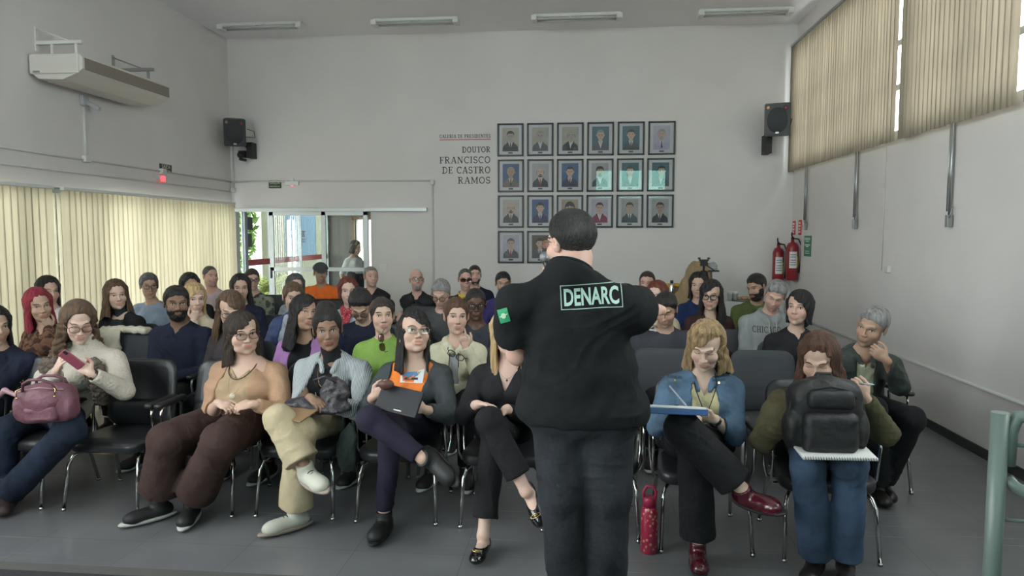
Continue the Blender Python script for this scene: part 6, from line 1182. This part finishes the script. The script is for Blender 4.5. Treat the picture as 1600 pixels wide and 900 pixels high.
gb = empty('cloth_bag', at(541,700,4.05)); tag(gb, 'grey green cloth bag hanging between the blazer and orange shirt women', 'bag'); soft('bag_body', [('u', ell((0,0,-.02),(.062,.035,.13)),0), ('u', ell((.03,0,.09),(.035,.025,.07)),.03)], .008, cloth('grey_green_cloth', (.075,.095,.090)), gb, folds(.008,3,1.5)); MB().tube([(-.03,0,.08),(-.01,.0,.22),(.04,0,.20),(.05,0,.10)], .008, n=6, flat=.5).build('strap', MATS['grey_green_cloth'], gb)
# notebook, pen, watch (denim woman)
nb = empty('notebook', at(1056,637,3.36)); tag(nb, 'blue covered notebook the woman in denim is writing in', 'notebook'); Mn = Matrix.Rotation(.05,4,'Z') @ Matrix.Rotation(-.22,4,'X') @ Matrix.Rotation(.03,4,'Y')
MB().b2((-.15,-.10,-.030),(.13,.10,-.002), .003).build('cover', mat('blue_cover', (.02,.07,.22), rough=.4), nb, Mn); MB().b2((-.142,-.094,-.002),(.122,.096,.008), .002).build('pages', paper_m, nb, Mn)
def pen(lab, a, b): o = MB().tube([a, tuple(np.array(a)*.85+np.array(b)*.15), b], [.0015,.0045,.0045], n=8).build('pen', mat('pen_body', (.45,.48,.55), rough=.3)); tag(o, lab, 'pen')
pen('slim pale pen in the hand of the woman in denim', tuple(at(1075,637,3.43)), tuple(at(1046,603,3.56))); pen('slim pen held up beside the black backpack', tuple(at(1366,601,3.36)), tuple(at(1344,600,3.42)))
for inf, i in ((dj,1),(ph,1)):
    side, Sp, El, Wp, dd, nn, hs = inf['arms'][i]; q_ = Vector(unit(np.array(Wp)-np.array(El))).to_track_quat('Z','Y').to_matrix().to_4x4(); MB().lathe([(.029,-.012),(.031,-.010),(.031,.010),(.029,.012)], n=18).b2((-.016,-.036,-.018),(.016,-.028,.018), .003).build('wristwatch', black_m, inf['o'], Matrix.Translation(Vector(Wp)-Vector(unit(np.array(Wp)-np.array(El)))*.015) @ q_)
# backpack and spiral notebook
bk = empty('backpack', at(1290,648,3.36)); tag(bk, 'large black backpack standing upright on the lap of the woman in olive', 'backpack'); bkm = mat('black_nylon', (.010,.010,.011), rough=.55, bump=(30,.5,.01)); bkn = mat('black_webbing', (.018,.018,.019), rough=.7)
soft('bag_body', [('u', rbox((0,.02,-.01),(.165,.075,.165),.065),0), ('u', ell((0,.02,.07),(.140,.08,.110)),.05), ('u', ell((-.16,.0,-.07),(.035,.06,.09)),.02), ('u', ell((.16,.0,-.07),(.035,.06,.09)),.02)], .008, bkm, bk, folds(.005,7))
soft('front_pocket', [('u', rbox((0,-.065,-.065),(.125,.04,.095),.038),0)], .008, bkm, bk, folds(.004,8)); soft('upper_pocket', [('u', rbox((0,-.060,.085),(.105,.028,.045),.027),0)], .008, bkm, bk, folds(.003,9))
MB().tube([(-.04,.05,.165),(-.03,.05,.185),(.03,.05,.185),(.04,.05,.165)], .008, n=7).build('carry_handle', bkn, bk)
for sx in (-1,1): MB().tube([(sx*.08,.05,.15),(sx*.150,.00,.09),(sx*.175,-.02,-.04),(sx*.15,.02,-.16)], .012, n=7, flat=.45).build('shoulder_strap', bkn, bk)
MB().tube([(-.12,-.050,.09),(-.08,-.055,.13),(0,-.055,.145),(.08,-.055,.13),(.12,-.050,.09)], .004, n=6).build('zip', bkn, bk)
sn = empty('spiral_notebook', at(1302,703,3.32)); tag(sn, 'white spiral notebook lying on blue jeans under the black backpack', 'notebook'); Ms = Matrix.Rotation(.03,4,'Z') @ Matrix.Rotation(.12,4,'X')
MB().b2((-.17,-.10,-.006),(.16,.12,.006), .002).build('pages', paper_m, sn, Ms); b = MB(); [b.tube([(x,-.098+.0,-.008),(x,-.108,0),(x,-.098,.009)], .0014, n=5) for x in np.linspace(-.16,.15,28)]; b.build('spiral', rim_dark, sn, Ms)
# water bottle
wb = empty('water_bottle', tuple(atz(1014,862,0))); tag(wb, 'red floral water bottle with a loop lid standing on the floor', 'bottle'); wr = mat('bottle_red', (.36,.02,.06), rough=.35, pattern=('spots',(.50,.30,.16),42), coat=.3)
MB().lathe([(.040,0),(.046,.006),(.046,.215),(.040,.245),(.034,.255)], n=28).build('bottle_body', wr, wb); lidm = mat('bottle_lid', (.33,.02,.06), rough=.4)
MB().lathe([(.036,.255),(.036,.295),(.030,.305)], n=24).build('lid', lidm, wb); MB().tube([(-.030,0,.29),(-.034,0,.33),(-.018,0,.362),(.018,0,.362),(.034,0,.33),(.030,0,.29)], .0085, n=8).build('loop_handle', lidm, wb)
# gold buckles on flats
for (hp, K_, A, T) in bw['legs']:
    up = (K_-A) if A[2] > .16 else (0,0,1); Fm = frame(T-A, up); f, u, la = Fm[:,1], Fm[:,2], Fm[:,0]; c_ = np.array(A)-u*.05+f*.132+u*.022
    b = MB(); [b.tube([tuple(c_+la*x+f*y*1.0+u*.003) for x, y in ((-.026,-.006),(0,-.011),(.026,-.006),(.026,.006),(0,.011),(-.026,.006),(-.026,-.006))], .0028, n=6)]; b.tube([tuple(c_+la*x+u*.006) for x in (-.012,.012)], .004, n=6); b.build('shoe_buckle', MATS['gold'], bw['o'])
# jacket over a chair
p = np.array(JCH.location); jk = empty('draped_jacket', tuple(p)); jk.rotation_euler.z = JCH.rotation_euler.z; tag(jk, 'cream jacket thrown over the back of an empty armchair on the left', 'jacket')
soft('cloth', [('u', rbox((-.05,.262,.895),(.225,.055,.028),.026),0), ('u', rbox((-.06,.325,.78),(.215,.02,.12),.018),.03), ('u', rbox((-.16,.185,.77),(.12,.022,.13),.02),.03), ('u', ell((-.26,.24,.76),(.06,.07,.14)),.04)], .010, K['turtlew'], jk, folds(.012,5,1.2))
# hooked glasses
def hooked(inf, p, nm):
    a, b = glasses_mesh('sun'); M = Matrix.Translation(Vector(inf['Lw'](p))) @ Matrix.Rotation(R(84),4,'Y') @ Matrix.Translation((0,.09,0)); g = link('hooked_sunglasses', a, None, inf['o'], M); link('lens', b, None, g)
hooked(gw, at(596,535,4.80), ''); 
gl2 = ch_; a, b = glasses_mesh('bold'); g = link('hooked_spectacles', a, None, ch_['o'], Matrix.Translation(Vector(ch_['Lw'](at(712,556,4.72)))) @ Matrix.Rotation(R(25),4,'Y') @ Matrix.Translation((0,.09,0))); link('lens', b, None, g)
for sx in (-1,1): MB().tube([tuple(ch_['N']+np.array((sx*.03,-.125,-.06))), tuple(ch_['N']+np.array((sx*.035,-.150,-.16)))], .0035, n=6).build('drawstring', ink_m, ch_['o'])
# cap, scarves
HMc = CAPMAN['HM']; b = MB(); soft('cap', [('u', loc_fn(lambda x,y,z: np.maximum(np.sqrt((x/.092)**2+((y-.016)/.108)**2+((z-.045)/.088)**2)*.09-.09, .048-z+.02*np.clip(y,0,1)), CAPMAN['H'], CAPMAN['Rh'], 1.09, (-.1,-.1,.03),(.1,.13,.14)),0), ('u', loc_fn(lambda x,y,z: np.maximum(np.sqrt((x/.070)**2+((y+.085)/.075)**2)*.07-.07, np.abs(z-.050+.35*np.maximum(-y-.09,0))-.006), CAPMAN['H'], CAPMAN['Rh'], 1.09, (-.08,-.17,.02),(.08,0,.07)),.01)], .006, K['greytee'], CAPMAN['o'])
def ring_scarf(inf, m, r=.070, th=.022, tails=True, name='scarf'):
    N0 = inf['N']; P_ = [N0+np.array((r*1.05*math.cos(t), -.005+r*1.1*math.sin(t), .012+.022*math.sin(t))) for t in np.linspace(0,2*PI,11)]; pr_ = [('u', cap(a, b, th),.01) for a, b in zip(P_, P_[1:])]
    if tails: pr_ += [('u', cap(N0+np.array((-.04,-.09,-.02)), N0+np.array((-.004,-.135,-.11)), th*.8),.01), ('u', cap(N0+np.array((.04,-.09,-.02)), N0+np.array((.004,-.135,-.11)), th*.8),.01), ('u', cap(N0+np.array((-.004,-.135,-.11)), N0+np.array((-.02,-.150,-.27)), th*.7, th*1.1),.01), ('u', cap(N0+np.array((.004,-.135,-.11)), N0+np.array((.014,-.150,-.25)), th*.7, th*1.0),.01)]
    soft(name, pr_, .008, m, inf['o'], folds(.003,2,2))
ring_scarf(REDW, K['pinkscarf'], .062, .030, True); ring_scarf(SCARFM, K['scarf'], .078, .016, True, 'neckerchief')
# city name on the hoodie
mb = MB(); letters(mb, 'CHICAGO', -.112, .112, -.03, .054, lambda x, z: (x, z, 0)); cc = chi['N']+np.array((-.045,-.1,-.115))
project(mb.mesh('chest_lettering'), 'chest_lettering', ink_m, chi, 'hoodie', cc, (1,0,-.0), (0,0,1), (0,1,0), .005, garment(chi, 'hoodie'))
for sx in (-1,1): MB().tube([tuple(chi['N']+np.array((sx*.03,-.135,-.05))), tuple(chi['N']+np.array((sx*.028,-.155,-.20)))], .004, n=6).build('drawstring', K['pgrey'], chi['o'])
mb = MB(); grid(mb, -.035, .035, -.006, .006, 4); project(mb.mesh('name_tape'), 'name_tape', K['pgrey'], cop, 'uniform_shirt', cop['Lw'](at(1022,516,5.3)), (1,0,-.1), (0,0,1), (0,1,0), .004, garment(cop, 'uniform_shirt'))

# ------------------------------------------------------------------ refreshment table, tripod, draped stand
tc_ = mat('white_tablecloth', (.58,.58,.58), rough=.8, bump=(6,.4,.02))
o = empty('refreshment_table', (1.95,10.15,0)); tag(o, 'table under a white cloth along the back wall at the right', 'table'); MB().b2((-.82,-.30,.765),(.82,.30,.785), .004).build('table_top', tc_, o)
b = MB(); n = 90; rg = []
for k in range(n):
    t = k/n*4; x, y = [(-.83+1.66*(t%1),-.31),(.83,-.31+.62*(t%1)),(.83-1.66*(t%1),.31),(-.83,.31-.62*(t%1))][int(t)]; wv = 1+.018*math.sin(k*1.4); rg.append((b.bm.verts.new((x,y,.786)), b.bm.verts.new((x*wv,y*(1+.06*math.sin(k*1.4)),.30))))
for k in range(n): b.bm.faces.new((rg[k][0], rg[(k+1)%n][0], rg[(k+1)%n][1], rg[k][1]))
b.build('tablecloth_skirt', tc_, o)
for x in (-.75,.75):
    for y in (-.25,.25): MB().tube([(x,y,0),(x,y,.765)], .018, n=8).build('leg', steel_m, o)
def carafe(lab, px, m1, m2):
    c = at(px, 450, 10.0); o = empty('jar', (c[0],10.0,.787)); tag(o, lab, 'jar'); MB().lathe([(.060,0),(.066,.02),(.062,.17),(.05,.19)], n=20).build('jar_body', m1, o); MB().lathe([(.060,.19),(.060,.225),(.03,.24)], n=20).build('lid', m2, o)
carafe('glass jar with yellow lid and pale contents on the table', 1043, mat('pale_juice', (.50,.46,.36), rough=.3, coat=.5), yellow_m); carafe('glass jar with yellow lid and brown contents on the table', 1056, mat('brown_juice', (.28,.20,.14), rough=.3, coat=.5), yellow_m)
o = empty('thermos', (at(1049.5,450,9.9)[0],9.9,.787)); tag(o, 'slim silver thermos flask between the yellow lidded jars', 'thermos'); MB().lathe([(.03,0),(.034,.01),(.034,.22),(.02,.25)], n=18).build('flask', chrome_m, o); MB().lathe([(.022,.25),(.022,.285)], n=14).build('stopper', black_m, o)
cup_m = mat('clear_plastic_cup', (.55,.56,.56), rough=.3)
for k, px in enumerate((1141,1149)):
    c = at(px, 455, 10.0); o = empty('cup_stack', (c[0],10.0,.787)); tag(o, ('stack of clear plastic cups, the one closer to the tripod','stack of clear plastic cups, the one closer to the green jacket')[k], 'cups', 'stacks of plastic cups'); MB().lathe([(.028,0),(.036,.09),(.040,.092),(.040,.13)], n=16).build('cups', cup_m, o)
o = empty('food_tray', (2.30,10.02,.787)); tag(o, 'oval tray of pastries beside the plastic cups', 'tray'); MB().lathe([(.16,0),(.19,.02),(.185,.022),(.15,.008)], n=28).build('tray', steel_m, o); b = MB(); [b.sph((.10*math.cos(k*1.1)*(1 if k%2 else .5), .10*math.sin(k*1.1)*(1 if k%2 else .5), .035), (.035,.03,.022), u=8, v=6) for k in range(10)]; tag(b.build('pastries', mat('pastry', (.42,.27,.13), rough=.7, var=.3)), 'small golden pastries heaped on the oval tray', 'food', None, 'stuff').location = (2.30,10.02,.787)
# tripod
c = at(1100, 402, 9.3); o = empty('tripod', (c[0], 9.3, 0)); tag(o, 'black camera tripod standing behind the woman in navy blouse', 'tripod')
for k in range(3):
    a = R(-100+120*k); e = Vector((math.cos(a)*.42, math.sin(a)*.42, 0)); t_ = Vector((math.cos(a)*.045, math.sin(a)*.045, 1.20)); m_ = t_.lerp(e, .5); MB().tube([t_, m_], .013, n=8).tube([m_, e+Vector((0,0,.01))], .009, n=8).sph(tuple(m_), .018).sph(tuple(e+Vector((0,0,.012))), .014).build('leg', blackf_m, o)
MB().tube([(0,0,.85),(0,0,1.32)], .014, n=10).lathe([(.05,1.17),(.055,1.19),(.055,1.22),(.03,1.24)], n=12).build('column', blackf_m, o); MB().b2((-.045,-.035,1.30),(.045,.035,1.36), .006).b2((-.06,-.02,1.36),(.06,.02,1.385), .004).b2((-.075,-.022,1.385),(-.045,.022,1.41), .004).b2((.045,-.022,1.385),(.075,.022,1.41), .004).tube([(0,0,1.33),(.12,-.16,1.24)], .008, n=6).build('head', blackf_m, o)
# coat stand with tan coat
c = at(1086, 440, 9.75); o = empty('coat', (c[0], 9.72, 0)); tag(o, 'tan coat draped over a tall stand behind the tripod', 'coat')
soft('cloth', [('u', cap((.10,0,1.26),(-.02,0,1.20),.09,.11),0), ('u', cap((.02,0,1.22),(-.14,0,.72),.12,.19),.06), ('u', cap((.13,0,1.22),(.12,0,.70),.09,.15),.06), ('s', rbox((0,0,.35),(.6,.4,.30),.01),.01)], .013, K['tan'], o, lambda D,X,Y,Z: D+.010*np.sin(X*52+2*np.sin(Z*7)))
MB().tube([(0.05,0,0),(.05,0,1.25)], .018, n=8).lathe([(.22,0),(.22,.02),(.03,.05)], (.05,0,0), 20).build('stand', steel_m, o)
o = empty('grey_cap', (at(1112,409,9.75)[0], 9.66, 1.27)); tag(o, 'grey cap hanging on the stand above the tan coat', 'cap'); soft('crown', [('u', ell((0,0,0),(.06,.06,.07)),0)], .008, K['pgrey'], o, folds(.004,2,2)); MB().lathe([(.085,-.06),(.09,-.05),(.07,-.04)], n=20).build('brim', K['charcoal'], o)

# denim jacket seams, pocket flaps and buttons
djj = garment(dj, 'denim_jacket'); stitch = mat('denim_seam', (.035,.065,.11), rough=.8); wash = mat('denim_wash', (.095,.150,.215), rough=.85)
for sx, c_ in ((1, at(1137,616,3.70)), (-1, at(1064,612,3.72))):
    lc = dj['Lw'](c_); mb = MB(); grid(mb, -.038, .038, .020, .032, 6); project(mb.mesh('pocket_flap'), 'pocket_flap', stitch, dj, 'denim_jacket', lc, (1,0,0), (0,0,1), (0,1,0), .003, djj)
    mb = MB(); grid(mb, -.036, .036, .004, .018, 6); project(mb.mesh('pocket'), 'pocket', wash, dj, 'denim_jacket', lc, (1,0,0), (0,0,1), (0,1,0), .0025, djj)
    mb = MB(); mb.poly([(.006*math.cos(R(45*k)), .012+.006*math.sin(R(45*k)), 0) for k in range(8)]); project(mb.mesh('button'), 'button', MATS['gold'], dj, 'denim_jacket', lc, (1,0,0), (0,0,1), (0,1,0), .006, djj)
SKY, EXPO = 9.0, 0.75
# ------------------------------------------------------------------ light
W = bpy.data.worlds.new('sky'); bpy.context.scene.world = W; W.use_nodes = True; bg = W.node_tree.nodes['Background']; bg.inputs[0].default_value = (.97,.98,1,1); bg.inputs[1].default_value = SKY
def portal(name, loc, rot, sx, sy):
    l = bpy.data.lights.new(name, 'AREA'); l.shape = 'RECTANGLE'; l.size = sx; l.size_y = sy; l.cycles.is_portal = True; o = bpy.data.objects.new(name, l); C.objects.link(o); o.location = loc; o.rotation_euler = rot
portal('daylight_portal', (XL-.16, 6.9, 1.1), (0,-PI/2,0), 2.2, 7.5); portal('daylight_portal', (XL-.16, .9, 1.55), (0,-PI/2,0), 1.3, 3.4)
portal('daylight_portal', (XL-.16, -.1, 3.55), (0,-PI/2,0), 1.6, 6.6); portal('daylight_portal', (XR+.16, 6.0, 3.5), (0,PI/2,0), 1.6, 10); portal('daylight_portal', (-4.1, YF-.16, 2.55), (PI/2,0,0), 2.2, 3.5); portal('daylight_portal', (1.75, YF-.16, 3.45), (PI/2,0,0), 2.5, 1.0); portal('daylight_portal', (XL+.02, 12.9, 1.25), (0,-PI/2,0), 2.5, 4)
sc = bpy.context.scene; vs = sc.view_settings; vs.view_transform = 'Standard'; vs.look = 'None'; vs.gamma = 1; vs.use_curve_mapping = False; vs.exposure = EXPO
cy_ = sc.cycles; cy_.use_denoising = True; cy_.max_bounces = 8; cy_.diffuse_bounces = 5; cy_.glossy_bounces = 3; cy_.transparent_max_bounces = 16; cy_.sample_clamp_indirect = 8; cy_.caustics_reflective = False; cy_.caustics_refractive = False
